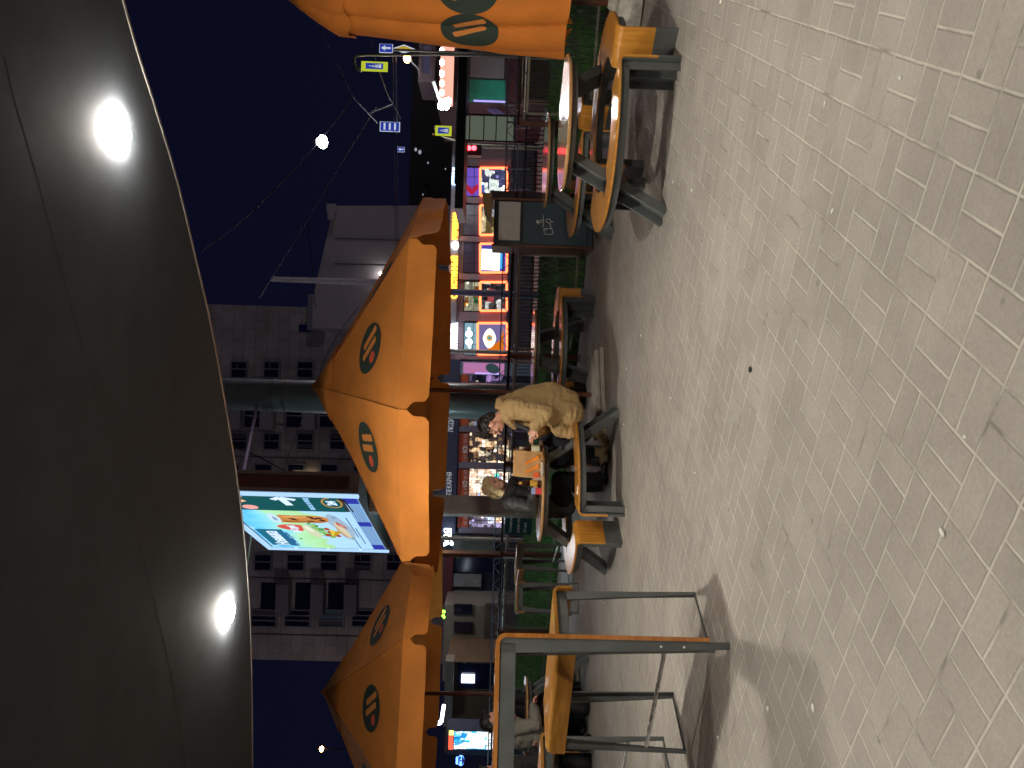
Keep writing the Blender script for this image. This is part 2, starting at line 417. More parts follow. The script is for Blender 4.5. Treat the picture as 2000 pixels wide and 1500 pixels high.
    nt.links.new(m3.outputs[2], m4.inputs[6]); nt.links.new(r4.outputs['Color'], m4.inputs[7])
    nt.links.new(m4.outputs[2], b.inputs['Base Color'])
    b.inputs['Roughness'].default_value = .78; b.inputs['Specular IOR Level'].default_value = .35
    hr = N(nt, 'ShaderNodeMapRange', interpolation_type='SMOOTHSTEP'); hr.inputs['From Min'].default_value = .001; hr.inputs['From Max'].default_value = .010
    nt.links.new(d, hr.inputs['Value'])
    hh = mnode(nt, 'ADD', hr.outputs['Result'], mnode(nt, 'MULTIPLY', n2.outputs['Fac'], .5))
    hh = mnode(nt, 'ADD', hh, mnode(nt, 'MULTIPLY', wn.outputs['Value'], .25))
    bp = N(nt, 'ShaderNodeBump'); bp.inputs['Strength'].default_value = .75; bp.inputs['Distance'].default_value = .007
    nt.links.new(hh, bp.inputs['Height']); nt.links.new(bp.outputs['Normal'], b.inputs['Normal'])
    nt.links.new(b.outputs['BSDF'], out.inputs['Surface'])
    return m
R0 = Vector((1.94, 10.8, 0))
def rl(t, s=0., z=0.): return R0+E1*t+E2*s+Vector((0, 0, z))
ASPH = mat('asphalt', (.045, .045, .05), .75, var=.3, scale=2, bump=.3, bscale=40)
struct(MB().add([(-300, -60, -.13), (300, -60, -.13), (300, 400, -.13), (-300, 400, -.13)], [(0, 1, 2, 3)]).build('ground', mat('dark_ground', (.05, .05, .052), .85, var=.3, scale=.3)))
p = [rl(-9, .25), rl(24, .25), rl(24, -26), rl(-9, -26)]
struct(MB().pts3([(q.x, q.y, 0) for q in (p[0], p[1], p[2], p[3])], .12).build('terrace_paving', paving_mat()))
# lawn bank beyond the railing
vs, fs = [], []
NT, NS = 60, 12
for a in range(NT+1):
    for q in range(NS+1):
        t = -9+33*a/NT; s = .25+4.2*q/NS
        z = -.03+.46*(q/NS)**.9+.05*noise.noise(Vector((t*.6, s*.8, 0)))
        vs.append(rl(t, s, z))
for a in range(NT):
    for q in range(NS):
        i = a*(NS+1)+q; fs.append((i, i+1, i+NS+2, i+NS+1))
GRASSM = mat('lawn_soil', lin('#243018'), .9, var=.4, scale=5)
struct(MB().add(vs, fs).build('lawn_bank', GRASSM, smooth=60))
gv, gf = [], []
rg = random.Random(3)
for k in range(30000):
    t = rg.uniform(-5, 15); s = rg.uniform(.3, 4.3)
    if noise.noise(Vector((t*1.1, s*1.3, 5))) < -.35 and rg.random() < .6: continue
    z = -.04+.46*((s-.25)/4.2)**.9
    b = rl(t, s, z); h = rg.uniform(.05, .2)*(1.35 if s < 1 else 1); w = rg.uniform(.006, .014)
    a = rg.uniform(0, 6.28); dx = Vector((math.cos(a), math.sin(a), 0)); ln = Vector((rg.uniform(-.06, .06), rg.uniform(-.06, .06), h))
    n = len(gv); gv += [b-dx*w, b+dx*w, b+ln]; gf.append((n, n+1, n+2))
tag(MB().add(gv, gf).build('grass', mat('grass_blades', lin('#5a8f3f'), .7, var=.45, scale=3), recalc=False), 'rough green grass on the bank behind the terrace railing', 'grass', kind='stuff')
# far pavement and road
struct(MB().add([(-120, 24.2, .02), (120, 24.2, .02), (120, 30, .02), (-120, 30, .02), (-120, 24.2, -.13), (120, 24.2, -.13)], [(0, 1, 2, 3), (4, 5, 1, 0)]).build('pavement', mat('far_pavement', (.17, .165, .16), .85, var=.2, scale=2)))
struct(MB().add([(-140, 17.2, -.1), (140, 17.2, -.1), (140, 24.2, -.1), (-140, 24.2, -.1)], [(0, 1, 2, 3)]).build('road', ASPH))

# ------------------------------------------------------------------ canopy above the terrace
CZ = 3.2
edge = [at(x, y, 1) for x, y in ()]
def atz(x, y, z):
    r = ray(x, y); return EYE+r*((z-CAM_H)/r.z)
epx = [(240, 0), (268, 100), (300, 200), (345, 350), (381, 500), (413, 640), (440, 790), (461, 920), (478, 1060), (488, 1200), (492, 1340), (493, 1500)]
ep = [atz(x, y, CZ) for x, y in epx]
d0 = (ep[0]-ep[2]).normalized(); d1 = (ep[-1]-ep[-3]).normalized()
ep = [ep[0]+d0*8, ep[0]+d0*3]+smoothpts(ep, 4)+[ep[-1]+d1*3+Vector((0, .1, 0)), ep[-1]+d1*9+Vector((0, .2, 0))]
def canopy_mat():
    m, nt, out = nodes('canopy_soffit_panels')
    b = N(nt, 'ShaderNodeBsdfPrincipled'); tc = N(nt, 'ShaderNodeTexCoord')
    n1 = N(nt, 'ShaderNodeTexNoise'); n1.inputs['Scale'].default_value = .6; n1.inputs['Detail'].default_value = 7
    nt.links.new(tc.outputs['Object'], n1.inputs['Vector'])
    r = ramp(nt, [(.3, lin('#373b40')), (.7, lin('#42464b'))]); nt.links.new(n1.outputs['Fac'], r.inputs['Fac'])
    vo = N(nt, 'ShaderNodeTexVoronoi'); vo.inputs['Scale'].default_value = 2.6; nt.links.new(tc.outputs['Object'], vo.inputs['Vector'])
    sc_ = N(nt, 'ShaderNodeSeparateColor'); nt.links.new(vo.outputs['Color'], sc_.inputs['Color'])
    sk = mnode(nt, 'MULTIPLY', mnode(nt, 'LESS_THAN', vo.outputs['Distance'], .022), mnode(nt, 'GREATER_THAN', sc_.outputs['Red'], .55))
    mxs = N(nt, 'ShaderNodeMix', data_type='RGBA'); nt.links.new(sk, mxs.inputs[0]); nt.links.new(r.outputs['Color'], mxs.inputs[6]); mxs.inputs[7].default_value = (.45, .43, .4, 1)
    n5 = N(nt, 'ShaderNodeTexNoise'); n5.inputs['Scale'].default_value = 3.4; n5.inputs['Detail'].default_value = 8; n5.inputs['Roughness'].default_value = .7; nt.links.new(tc.outputs['Object'], n5.inputs['Vector'])
    r5 = ramp(nt, [(.35, (.82, .82, .82)), (.6, (1, 1, 1))]); nt.links.new(n5.outputs['Fac'], r5.inputs['Fac'])
    mx5 = N(nt, 'ShaderNodeMix', data_type='RGBA', blend_type='MULTIPLY'); mx5.inputs[0].default_value = 1; nt.links.new(mxs.outputs[2], mx5.inputs[6]); nt.links.new(r5.outputs['Color'], mx5.inputs[7])
    nt.links.new(mx5.outputs[2], b.inputs['Base Color'])
    b.inputs['Roughness'].default_value = .85; b.inputs['Specular IOR Level'].default_value = .25
    n2 = N(nt, 'ShaderNodeTexNoise'); n2.inputs['Scale'].default_value = 1.7; n2.inputs['Detail'].default_value = 3
    nt.links.new(tc.outputs['Object'], n2.inputs['Vector'])
    bp = N(nt, 'ShaderNodeBump'); bp.inputs['Strength'].default_value = .08; bp.inputs['Distance'].default_value = .03
    nt.links.new(n2.outputs['Fac'], bp.inputs['Height']); nt.links.new(bp.outputs['Normal'], b.inputs['Normal'])
    nt.links.new(b.outputs['BSDF'], out.inputs['Surface']); return m
can = thing('entrance_canopy', (0, 0, 0), 'broad grey soffit of the curved entrance canopy with round lamps set into it', 'canopy')
out2 = [(q.x, q.y, CZ) for q in ep]; back = [(-14, -16, CZ), (14, -16, CZ)]
mb = MB(); poly = out2+back
mb.add([Vector(q) for q in poly]+[Vector(q)+Vector((0, 0, .34)) for q in poly],
       [tuple(range(len(poly))), tuple(range(2*len(poly)-1, len(poly)-1, -1))]+[(i, (i+1) % len(poly), len(poly)+(i+1) % len(poly), len(poly)+i) for i in range(len(poly))])
mb.build('soffit', canopy_mat(), can)
mb = MB(); mb.tube([Vector(q)+Vector((0, 0, .012)) for q in out2], .018, 6)
mb.build('edge_trim', mat('aluminium_trim', lin('#8d8983'), .4, .6), can)
mb = MB(); jp = [atz(x, y, CZ-.001) for x, y in ((10, 110), (27, 184), (48, 256), (83, 379), (143, 607), (184, 754), (250, 967), (279, 1085), (323, 1261), (350, 1400), (365, 1500))]
jp = smoothpts(jp, 4); jp.append(jp[-1]+(jp[-1]-jp[-3])*8)
for q in range(len(jp)-1): mb.bar(jp[q]+Z3*.0027, jp[q+1]+Z3*.0027, .005, .004)
mb.build('panel_joint', mat('dark_joint', (.028, .029, .03), .9), can)
LAMP = glow('lamp_diffuser', (1.0, .945, .84), 960)
def ceiling_lamp(p, label):
    t = thing('ceiling_light', (p.x, p.y, CZ), label, 'ceiling light', 'round lamps in the canopy')
    MB().lathe([(.0895, -.0022), (.100, -.0022), (.103, -.0005), (.103, 0.)], p+Vector((0, 0, CZ)), 40, cap=False).build('lamp_rim', glow('frosted_rim', (1., .95, .86), 4.), t, smooth=50)  # glowing rim added to imitate the halo of glare
    MB().lathe([(.002, -.034), (.045, -.033), (.073, -.029), (.087, -.018), (.090, -.002)], p+Vector((0, 0, CZ)), 28).build('lamp_diffuser', LAMP, t, smooth=50)
L1 = Vector((1.22, 3.92, 0)); LS = E1*3.5; LB = -E2*4.3
ceiling_lamp(L1, 'larger bright round lamp in the canopy above the right-hand tables')
ceiling_lamp(Vector((-1.76, 5.75, 0)), 'smaller bright round lamp near the canopy edge above the bar table')
for k, (a, b) in enumerate(((-1, 0), (0, 1), (1, 1))):  # unseen canopy lamps, added to brighten the paving
    q = L1+LS*a+LB*b
    ceiling_lamp(q, 'round canopy lamp beyond the picture edge, %s' % ('first of the front row', 'first behind the front row', 'second behind the front row')[k])

# ------------------------------------------------------------------ picnic sets
def bendpath(r, a0, a1, zt, rb, zend, n=26):
    """bench line: up from zend, round a bend, along an arc, round a bend and down; yields point, radial, normal"""
    out = []
    def base(a): return Vector((math.cos(a), math.sin(a), 0)), Vector((-math.sin(a), math.cos(a), 0))
    rad, tn = base(a0); P = rad*r
    out.append((P-tn*rb+Vector((0, 0, zend)), rad, -tn))
    for k in range(7):
        q = math.pi/2*k/6
        out.append((P-tn*rb*math.cos(q)+Vector((0, 0, zt-rb+rb*math.sin(q))), rad, -tn*math.cos(q)+Z3*math.sin(q)))
    for k in range(1, n):
        a = a0+(a1-a0)*k/n; rad, tn = base(a); out.append((rad*r+Z3*zt, rad, Z3.copy()))
    rad, tn = base(a1); P = rad*r
    for k in range(7):
        q = math.pi/2*(1-k/6)
        out.append((P+tn*rb*math.cos(q)+Vector((0, 0, zt-rb+rb*math.sin(q))), rad, tn*math.cos(q)+Z3*math.sin(q)))
    out.append((P+tn*rb+Vector((0, 0, zend)), rad, tn))
    return out
def sweep(mb, path, w, off, th):
    vs, fs = [], []
    for P, rad, n in path:
        for (a, b) in ((-w/2, off), (w/2, off), (w/2, off-th), (-w/2, off-th)):
            vs.append(P+rad*a+n*b)
    for i in range(len(path)-1):
        for k in range(4): fs.append((i*4+k, i*4+(k+1) % 4, i*4+4+(k+1) % 4, i*4+4+k))
    fs += [(3, 2, 1, 0), tuple(len(vs)-4+k for k in range(4))]
    return mb.add(vs, fs)
def picnic(loc, deg, label):
    t = thing('picnic_table', (0, 0, 0), label, 'picnic table', 'round picnic tables with attached curved benches')
    MB().lathe([(.50, .742), (.53, .748), (.535, .757), (.535, .766), (.528, .772), (0.001, .772)], (0, 0, 0), 56).build('tabletop', PLYT, t, smooth=40)
    MB().lathe([(.44, .70), (.47, .70), (.47, .742), (.44, .742), (.44, .70)], (0, 0, 0), 48, cap=False).build('rim_frame', STEEL, t, smooth=40)
    for s in (1, -1):
        mb = MB(); a = Vector((.36*s, 0, .735)); b = Vector((.91*s, 0, 0.0))
        d = (b-a).normalized(); nn = Vector((d.z, 0, -d.x))
        for sy in (-1, 1):
            mb.bar(a+Vector((0, sy*.07, 0)), b+Vector((0, sy*.07, 0)), .012, .085, nn)
        mb.bar(a+nn*.0395*s, b+nn*.0395*s, .13, .008, nn)
        mb.build('slanted_leg', STEEL, t)
    for s in (0, math.pi):
        h = R(77)
        st = sweep(MB(), bendpath(.69, s-h, s+h, .45, .055, .165), .32, 0, .018).build('bench_seat', PLY, t, smooth=35)
        mb = MB()
        sweep(mb, bendpath(.69, s-h, s+h, .45, .055, .0), .30, -.0185, .008)
        sweep(mb, bendpath(.81, s-h+.02, s+h-.02, .43, .04, .0), .008, 0, .06)
        sweep(mb, bendpath(.57, s-h+.02, s+h-.02, .43, .04, .0), .008, 0, .06)
        mb.build('bench_frame', STEEL, st, smooth=35)
        MB().box((.585*math.cos(s), 0, .4512), (.17, .165, .003)).build('leg_slot', BLACKP, st)  # dark patch on the seat stands for the shaded leg hole
        for q in (s-h, s+h):
            sg = -1 if q < s else 1
            rad = Vector((math.cos(q), math.sin(q), 0)); tn = Vector((-math.sin(q), math.cos(q), 0))*sg
            mb = MB(); c = rad*.69+tn*.047
            mb.bar(c+Z3*.0, c+Z3*.1645, .32, .018, tn)
            mb.bar(c-tn*.045+Z3*.0, c-tn*.045+Z3*.41, .012, .05, tn); mb.build('foot_plate', STEEL, st)
    t.location = loc; t.rotation_euler = (0, 0, R(deg)); return t
PT = picnic((2.13, 6.27, 0), 26, 'round picnic table nearest the closed orange umbrella, nothing on its top')
dup(PT, (-1.11, 8.07, 0), R(-17), 'round picnic table with food bag and bottles where two people sit')
dup(PT, (2.56, 8.78, 0), R(16), 'round picnic table in front of the dark waste cabinet')
dup(PT, (.49, 10.5, 0), R(63), 'empty round picnic table beside the railing, behind the man in tan')
dup(PT, (-4.25, 9.7, 0), R(-8), 'round picnic table behind the tall bar table, with people around it')
dup(PT, (5.0, 7.4, 0), R(30), 'round picnic table mostly hidden behind the closed umbrella')

# ------------------------------------------------------------------ tall bar bench and bar table
def strip(mb, path, width_dir, w, th):
    """ply bent along a path of (point, normal) and w wide along width_dir"""
    vs, fs = [], []
    for P, n in path:
        for a, b in ((-w/2, 0), (w/2, 0), (w/2, -th), (-w/2, -th)): vs.append(P+width_dir*a+n*b)
    for i in range(len(path)-1):
        for k in range(4): fs.append((i*4+k, i*4+(k+1) % 4, i*4+4+(k+1) % 4, i*4+4+k))
    fs += [(3, 2, 1, 0), tuple(len(vs)-4+k for k in range(4))]
    return mb.add(vs, fs)
def bar_bench(far_rest, near_rest):
    """local x along the bench (0..-1 is to the left), y across; corner A at the origin"""
    W, D, H = 1.0, .43, .875
    t = thing('bar_bench', (0, 0, 0), None, 'bar bench', 'tall plywood bar benches')
    path = [(Vector((-W/2, 0, H-.12)), Vector((0, -1, 0)))]
    for k in range(7):
        q = math.pi/2*k/6; path.append((Vector((-W/2, .05-.05*math.cos(q), H-.05+.05*math.sin(q))), Vector((0, -math.cos(q), math.sin(q)))))
    for k in range(7):
        q = math.pi/2*(1-k/6); path.append((Vector((-W/2, D-.05+.05*math.cos(q), H-.05+.05*math.sin(q))), Vector((0, math.cos(q), math.sin(q)))))
    path.append((Vector((-W/2, D, H-.12)), Vector((0, 1, 0))))
    strip(MB(), path, X3, W, .02).build('seat', PLYB, t, smooth=40)
    for x in (-.03, -W+.03):
        mb = MB()
        mb.bar((x, .02, H-.052), (x, D-.02, H-.052), .012, .065)
        mb.bar((x-.03*(1 if x > -.5 else -1), .02, H-.03), (x-.03*(1 if x > -.5 else -1), D-.02, H-.03), .06, .01)
        mb.build('end_frame', STEEL, t)
        for y, s in ((.0, 1), (D, -1)):
            y0 = .056 if s > 0 else D-.056
            mb = MB(); mb.bar((x, y0, H-.04), (x, y+.012*s, 0), .012, .07, (0, 1, 0), .012, .022)
            xx = x+(-.022 if x > -.5 else .022)
            mb.bar((xx, y0-.026*s, H-.04), (xx, y+.012*s-.008*s, 0), .045, .01, (0, 1, 0), .022, .008)
            mb.build('leg', STEEL, t)
        MB().box((x, D/2, .006), (.012, D-.02, .008)).build('floor_strip', STEEL, t)
    if near_rest: MB().tube([(-.035, .02, .25), (-W+.035, .02, .25)], .0125, 12).build('foot_rest', CHROME, t, smooth=60)
    if far_rest: MB().tube([(-.035, D-.02, .25), (-W+.035, D-.02, .25)], .0125, 12).build('foot_rest', CHROME, t, smooth=60)
    return t
AX = math.atan2(-(4.78-4.29), -(-2.29+1.43))          # bench heading
def place_bench(x, y, rz, label, far, near):
    t = bar_bench(far, near); t.location = (x, y, 0); t.rotation_euler = (0, 0, rz); t['label'] = label; return t
place_bench(-1.43, 4.29, AX, 'tall plywood bar bench with chrome foot rest next to the bar table', False, True)
place_bench(-2.64, 5.0, AX, 'second tall bar bench, cut by the picture edge behind the bar table', True, False)
place_bench(-2.75, 11.35, R(-62), 'far tall bar bench with brown seat near the railing under the umbrella', True, False)
place_bench(-3.2, 10.75, R(-72), 'farther tall bar bench turned beside the other near the railing', True, False)

bt = thing('bar_table', (0, 0, 0), 'tall grey framed bar table with plywood top bent down at its end', 'bar table')
H, W, L = 1.215, .36, 1.7; r = .055
path = [(Vector((0, 0, .105)), X3.copy()), (Vector((0, 0, H-r)), X3.copy())]
for k in range(1, 8):
    q = math.pi/2*k/8; path.append((Vector((-r+r*math.cos(q), 0, H-r+r*math.sin(q))), Vector((math.cos(q), 0, math.sin(q)))))
path += [(Vector((-r-.02, 0, H)), Z3.copy()), (Vector((-L+r, 0, H)), Z3.copy())]
for k in range(1, 8):
    q = math.pi/2*(1-k/8); path.append((Vector((-L+r-r*math.cos(q), 0, H-r+r*math.sin(q))), Vector((-math.cos(q), 0, math.sin(q)))))
path += [(Vector((-L, 0, H-r)), -X3), (Vector((-L, 0, .105)), -X3)]
strip(MB(), path, Vector((0, 1, 0)), W, .022).build('bent_top', wood('bar_table_ply', lin('#a3602a'), lin('#cf8a45'), .2, .7, (3, 26, 26), bump=.02), bt, smooth=40)
for y in (-W/2+.012, W/2-.012):
    mb = MB(); x1 = -.045-.012
    mb.bar((-L+.06, y, H-.066), (-.05, y, H-.066), .014, .075)
    mb.build('top_rail', STEEL, bt)
    for x, s in ((-.0605, 1), (-L+.0605, -1)):
        mb = MB(); mb.bar((x, y, H-.03), (x+.022*s, y, 0), .014, .075, (1, 0, 0), .014, .032)
        mb.bar((x-.03*s, y+(.045 if y < 0 else -.045), H-.03), (x+.01*s, y+(.035 if y < 0 else -.035), 0), .07, .012, (1, 0, 0), .05, .01)
        lg = mb.build('leg', STEEL, bt)
        bo = MB()
        for z in (.24, .36): bo.ell((x+.01*s, y-.009 if y < 0 else y+.009, z), (.007, .004, .007), None, 8, 6)
        bo.build('bolt', CHROME, lg)
bt.location = (-1.275, 3.97, 0)
bt.rotation_euler = (0, 0, math.atan2(.38, .93)); 
# the near frame stands at the measured foot
v = Vector((math.cos(bt.rotation_euler.z+math.pi/2), math.sin(bt.rotation_euler.z+math.pi/2), 0))
bt.location = Vector((-1.285, 3.965, 0))+v*(W/2)
# ------------------------------------------------------------------ umbrellas
def logo_layers(place, root, scale=1.0, dot=True):
    """green disc, two slanting bars, a red dot; place(a, b, lift) maps flat logo metres on to the cloth"""
    def poly(fn, name, m, lift, outline, rings=5):
        cx = sum(p[0] for p in outline)/len(outline); cy = sum(p[1] for p in outline)/len(outline)
        vs = [place(cx*scale, cy*scale, lift)]; n = len(outline); fs = []
        for k in range(1, rings+1):
            q = k/rings
            for a, b in outline: vs.append(place((cx+(a-cx)*q)*scale, (cy+(b-cy)*q)*scale, lift))
        for i in range(n):
            fs.append((0, 1+i, 1+(i+1) % n))
            for k in range(rings-1):
                s0 = 1+k*n; fs.append((s0+i, s0+n+i, s0+n+(i+1) % n, s0+(i+1) % n))
        return MB().add(vs, fs).build(name, m, fn, world=False, smooth=80)
    disc = [(.27*math.cos(2*math.pi*k/40), .27*math.sin(2*math.pi*k/40)) for k in range(40)]
    g = poly(root, 'logo', LOGOG, .005, disc)
    for cx in (-.01, .112):
        d = Vector((.148, -.30)).normalized(); n = Vector((d.y, -d.x)); hl, hw, rr = .165, .036, .02
        out = []
        for sx, sy in ((1, 1), (1, -1), (-1, -1), (-1, 1)):
            for q in range(4):
                a0 = {(1, 1): 0, (1, -1): -90, (-1, -1): 180, (-1, 1): 90}[(sx, sy)]
                ang = R(a0+ (90-30*q if sy*sx > 0 else 90-30*q))
                out.append(Vector((cx, 0))+d*(sx*(hl-rr)+rr*math.cos(ang))-n*(-sy*(hw-rr)-rr*math.sin(ang)))
        poly(g, 'logo_bar', LOGOO, .009, [(p.x, p.y) for p in out], 2)
    if dot: poly(g, 'logo_dot', LOGOR, .009, [(-.122+.062*math.cos(2*math.pi*k/20), -.083+.062*math.sin(2*math.pi*k/20)) for k in range(20)], 2)
    return g
def umbrella(loc, phi, label, dz=0., Rr=2.25, seed=1):
    t = thing('patio_umbrella', (0, 0, 0), label, 'umbrella', 'open orange patio umbrellas')
    ze, za = 2.17+dz, 3.39+dz
    A = [Vector((math.cos(phi+R(45*k)), math.sin(phi+R(45*k)), 0))*Rr+Z3*ze for k in range(8)]
    top = Z3*za; rnd = random.Random(seed)
    def S(k, u, v):
        a, b = A[k], A[(k+1) % 8]; e = a+(b-a)*((u+1)/2)
        p = e+(top-e)*v
        sag = .035*(1-u*u)*(1-v)**.6*v**.35+.018*math.sin(math.pi*v)
        w = .012*noise.noise(Vector((p.x*1.6+seed, p.y*1.6, p.z*2)))
        return p-Z3*(sag-w*(1-v)*min(1, 6*v))
    vs, fs = [], []; nu, nv = 14, 16
    for k in range(8):
        b0 = len(vs)
        for j in range(nv+1):
            for i in range(nu+1): vs.append(S(k, -1+2*i/nu, j/nv*.97))
        for j in range(nv):
            for i in range(nu):
                q = b0+j*(nu+1)+i; fs.append((q, q+1, q+nu+2, q+nu+1))
    cano = MB().add(vs, fs).build('canopy', FABRIC, t, world=False, smooth=22)
    # vent cap on top
    vs, fs = [], []
    for k in range(8):
        b0 = len(vs)
        for j in range(7):
            v = .775+.225*j/6
            for i in range(9):
                u = -1+i/4; p = S(k, u, v); lift = .035+.02*(1-abs(u))*(1-j/6)
                vs.append(p+Z3*(lift+ (.03 if j == 6 else 0)-(.03*(1-u*u) if j == 0 else 0)))
        for j in range(6):
            for i in range(8):
                q = b0+j*9+i; fs.append((q, q+1, q+10, q+9))
    MB().add(vs, fs).build('vent_cap', FABRIC, cano, world=False, smooth=25)
    mb = MB()                                            # stitched seams along the hips
    for k in range(8): mb.tube([S(k, -1, v*.95/10)+Z3*.004 for v in range(11)], .006, 6)
    mb.build('hip_seam', mat('seam_tape', (.52, .17, .03), .85), cano, world=False, smooth=60)
    # hanging valance, one flap a side with rounded lower corners
    for k in range(8):
        a, b = A[k], A[(k+1) % 8]; n = ((a+b)/2).copy(); n.z = 0; n.normalize(); vs, fs = [], []
        drop = .275; ni, nj = 24, 10; ph = rnd.uniform(0, 6)
        for j in range(nj+1):
            q = j/nj
            if q < .3: w = 1.0-.004*q
            elif q < .55: w = 1-.075*math.sin((q-.3)/.25*math.pi/2)
            else: w = .925
            if q > .8: w -= .06*(1-math.sqrt(max(0, 1-((q-.8)/.2)**2)))
            for i in range(ni+1):
                u = -1+2*i/ni; e = a+(b-a)*((u*w+1)/2)
                ripple = (.026*math.sin(u*4+ph)+.014*math.sin(u*9.5+2*ph))*q+.01*q
                vs.append(e+n*(ripple+.004-.02*math.sin(math.pi*q)*(1-u*u))-Z3*(drop*q-.003))
        for j in range(nj):
            for i in range(ni):
                z = j*(ni+1)+i; fs.append((z, z+1, z+ni+2, z+ni+1))
        MB().add(vs, fs).build('valance', FABRIC, cano, world=False, smooth=70)
    for k in range(8):
        em = (A[k]+A[(k+1) % 8])/2; sl = (top-em).length; hw = (A[(k+1) % 8]-A[k]).length/2
        def place(a_, b_, lift, k=k, sl=sl, hw=hw):
            v = .36+b_/sl; u = a_/(hw*(1-v))
            p = S(k, u, v); e = 1e-2
            nn = (S(k, u+e, v)-S(k, u-e, v)).cross(S(k, u, v+e)-S(k, u, v-e)).normalized()
            if nn.z < 0: nn = -nn
            return p+nn*(lift+.003)
        logo_layers(place, cano)
    MB().tube([(0, 0, .05), (0, 0, za+.02)], .027, 14).build('pole', BROWN, t, world=False, smooth=60)
    MB().lathe([(.045, 2.5+dz), (.06, 2.5+dz), (.06, 2.6+dz), (.045, 2.6+dz)], (0, 0, 0), 14).build('hub', BROWN, t, world=False)
    for k in range(8):
        r_ = MB().bar(Z3*(za-.12), A[k]*.965+top*.035-Z3*.06, .022, .03).build('rib', BROWN, t, world=False)
        MB().bar(Z3*(2.56+dz)+A[k].xy.to_3d().normalized()*.05, A[k]*.55+top*.45-Z3*.1, .018, .024).build('strut', BROWN, r_, world=False)
    t.location = loc; t.rotation_euler = (R(1.1), 0, 0); return t
umbrella((-.1, 9.2, 0), R(-94), 'open orange octagonal umbrella over the couple with the food bag', seed=2)
umbrella((-4.32, 10.7, 0), R(-53), 'open orange octagonal umbrella behind the tall bar table', dz=.1, seed=5)
def slab(loc, rz, label):
    o = MB()
    for k in range(2): o.box((0, 0, .03+.056*k), (.86-.06*k, .86-.06*k, .05), Matrix.Rotation(R(3*k), 3, 'Z'))
    o = o.build('concrete_slab', CONC, None, bevel=.008); o.location = loc; o.rotation_euler = (0, 0, rz)
    tag(o, label, 'umbrella base', 'concrete slabs under the umbrellas')
slab((-.1, 9.2, 0), R(24), 'flat concrete slab holding the umbrella pole behind the man in tan')
slab((-4.32, 10.7, 0), R(30), 'flat concrete slab holding the umbrella pole behind the bar table')

# closed umbrella, furled round its pole
cu = thing('closed_umbrella', (3.66, 7.3, 0), 'furled orange umbrella with doubled dark green logos hanging in pleats', 'umbrella')
def furl(th, z):
    q = (z-.70)/2.62
    if q < .8: r0 = .515-.165*q+.012*math.sin(6*q)
    else: r0 = (.515-.165*.8)*(1-((q-.8)/.2)**1.25)*.93+.03
    pl = abs(math.sin(4*th+.8*math.sin(q*3)+.5))
    amp = .16*(1-.5*q)
    return r0*(1-amp+amp*pl**.6)+.008*noise.noise(Vector((math.cos(th)*2, math.sin(th)*2, z*2.3)))
vs, fs = [], []; nt_, nz_ = 160, 46
for j in range(nz_+1):
    z = .70+2.62*j/nz_
    for i in range(nt_):
        th = 2*math.pi*i/nt_; r_ = furl(th, z); zz = z+(.012*math.sin(4*th) if j == 0 else 0)
        vs.append((r_*math.cos(th), r_*math.sin(th), zz))
for j in range(nz_):
    for i in range(nt_): fs.append((j*nt_+i, j*nt_+(i+1) % nt_, (j+1)*nt_+(i+1) % nt_, (j+1)*nt_+i))
fs.append(tuple(range(nz_*nt_, (nz_+1)*nt_)))
FABR2 = mat('furled_canvas', (.70, .215, .032), .8, var=.08, scale=5, bump=.14, bscale=90, spec=.25)
cl = MB().add(vs, fs).build('furled_canopy', FABR2, cu, world=False, smooth=50)
cs = []
for j in range(6):                                   # loose top cap over the pleats
    z = 2.75+.57*j/5
    for i in range(80):
        th = 2*math.pi*i/80; r_ = furl(th, z)+.03; cs.append((r_*math.cos(th), r_*math.sin(th), z-(.05*math.sin(4*th)**2 if j == 0 else 0)+.01*j))
MB().add(cs, [(j*80+i, j*80+(i+1) % 80, (j+1)*80+(i+1) % 80, (j+1)*80+i) for j in range(5) for i in range(80)]+[tuple(range(400, 480))]).build('top_cap', FABR2, cl, world=False, smooth=50)
for th0, zc in ((R(-155), 1.60), (R(-112), 1.61), (R(-69), 1.6)):
    def place(a_, b_, lift, th0=th0, zc=zc):
        z = zc+b_; th = th0+a_*.62/.44; r_ = furl(th, z)+lift+.004
        return Vector((r_*math.cos(th), r_*math.sin(th), z))
    logo_layers(place, cl, dot=False)
for k in (2, 4, 5, 7):                                   # flap hems hanging at the foot of the pleats
    th = R(45*k+10); mb = MB(); P = []
    for q in range(7):
        a = th+R(-20+40*q/6); r_ = furl(a, .72)*.9; P.append((r_*math.cos(a), r_*math.sin(a)))
    vs = [(x, y, .73) for x, y in P]+[(x*.93, y*.93, .65+.05*math.cos((q-3)/3*1.57)) for q, (x, y) in enumerate(P)]
    MB().add(vs, [(i, i+1, i+8, i+7) for i in range(6)]).build('hem_flap', FABR2, cl, world=False, smooth=60)
MB().tube([(0, 0, .1), (0, 0, 3.38)], .03, 14).build('pole', BROWN, cu, world=False, smooth=60)
MB().tube([(.02, -.03, .36), (.02, -.1, .36)], .012, 8).build('crank_pin', BROWN, cu, world=False)
o = MB().lathe([(.30, 0), (.33, .02), (.33, .16), (.29, .22), (.08, .24), (.05, .30)], (0, 0, 0), 28).build('stone_drum', mat('mottled_stone', lin('#b9b2a6'), .8, var=.45, scale=9, bump=.5), None, smooth=40)
o.location = (3.66, 7.3, 0); tag(o, 'mottled grey stone drum holding the furled umbrella', 'umbrella base')

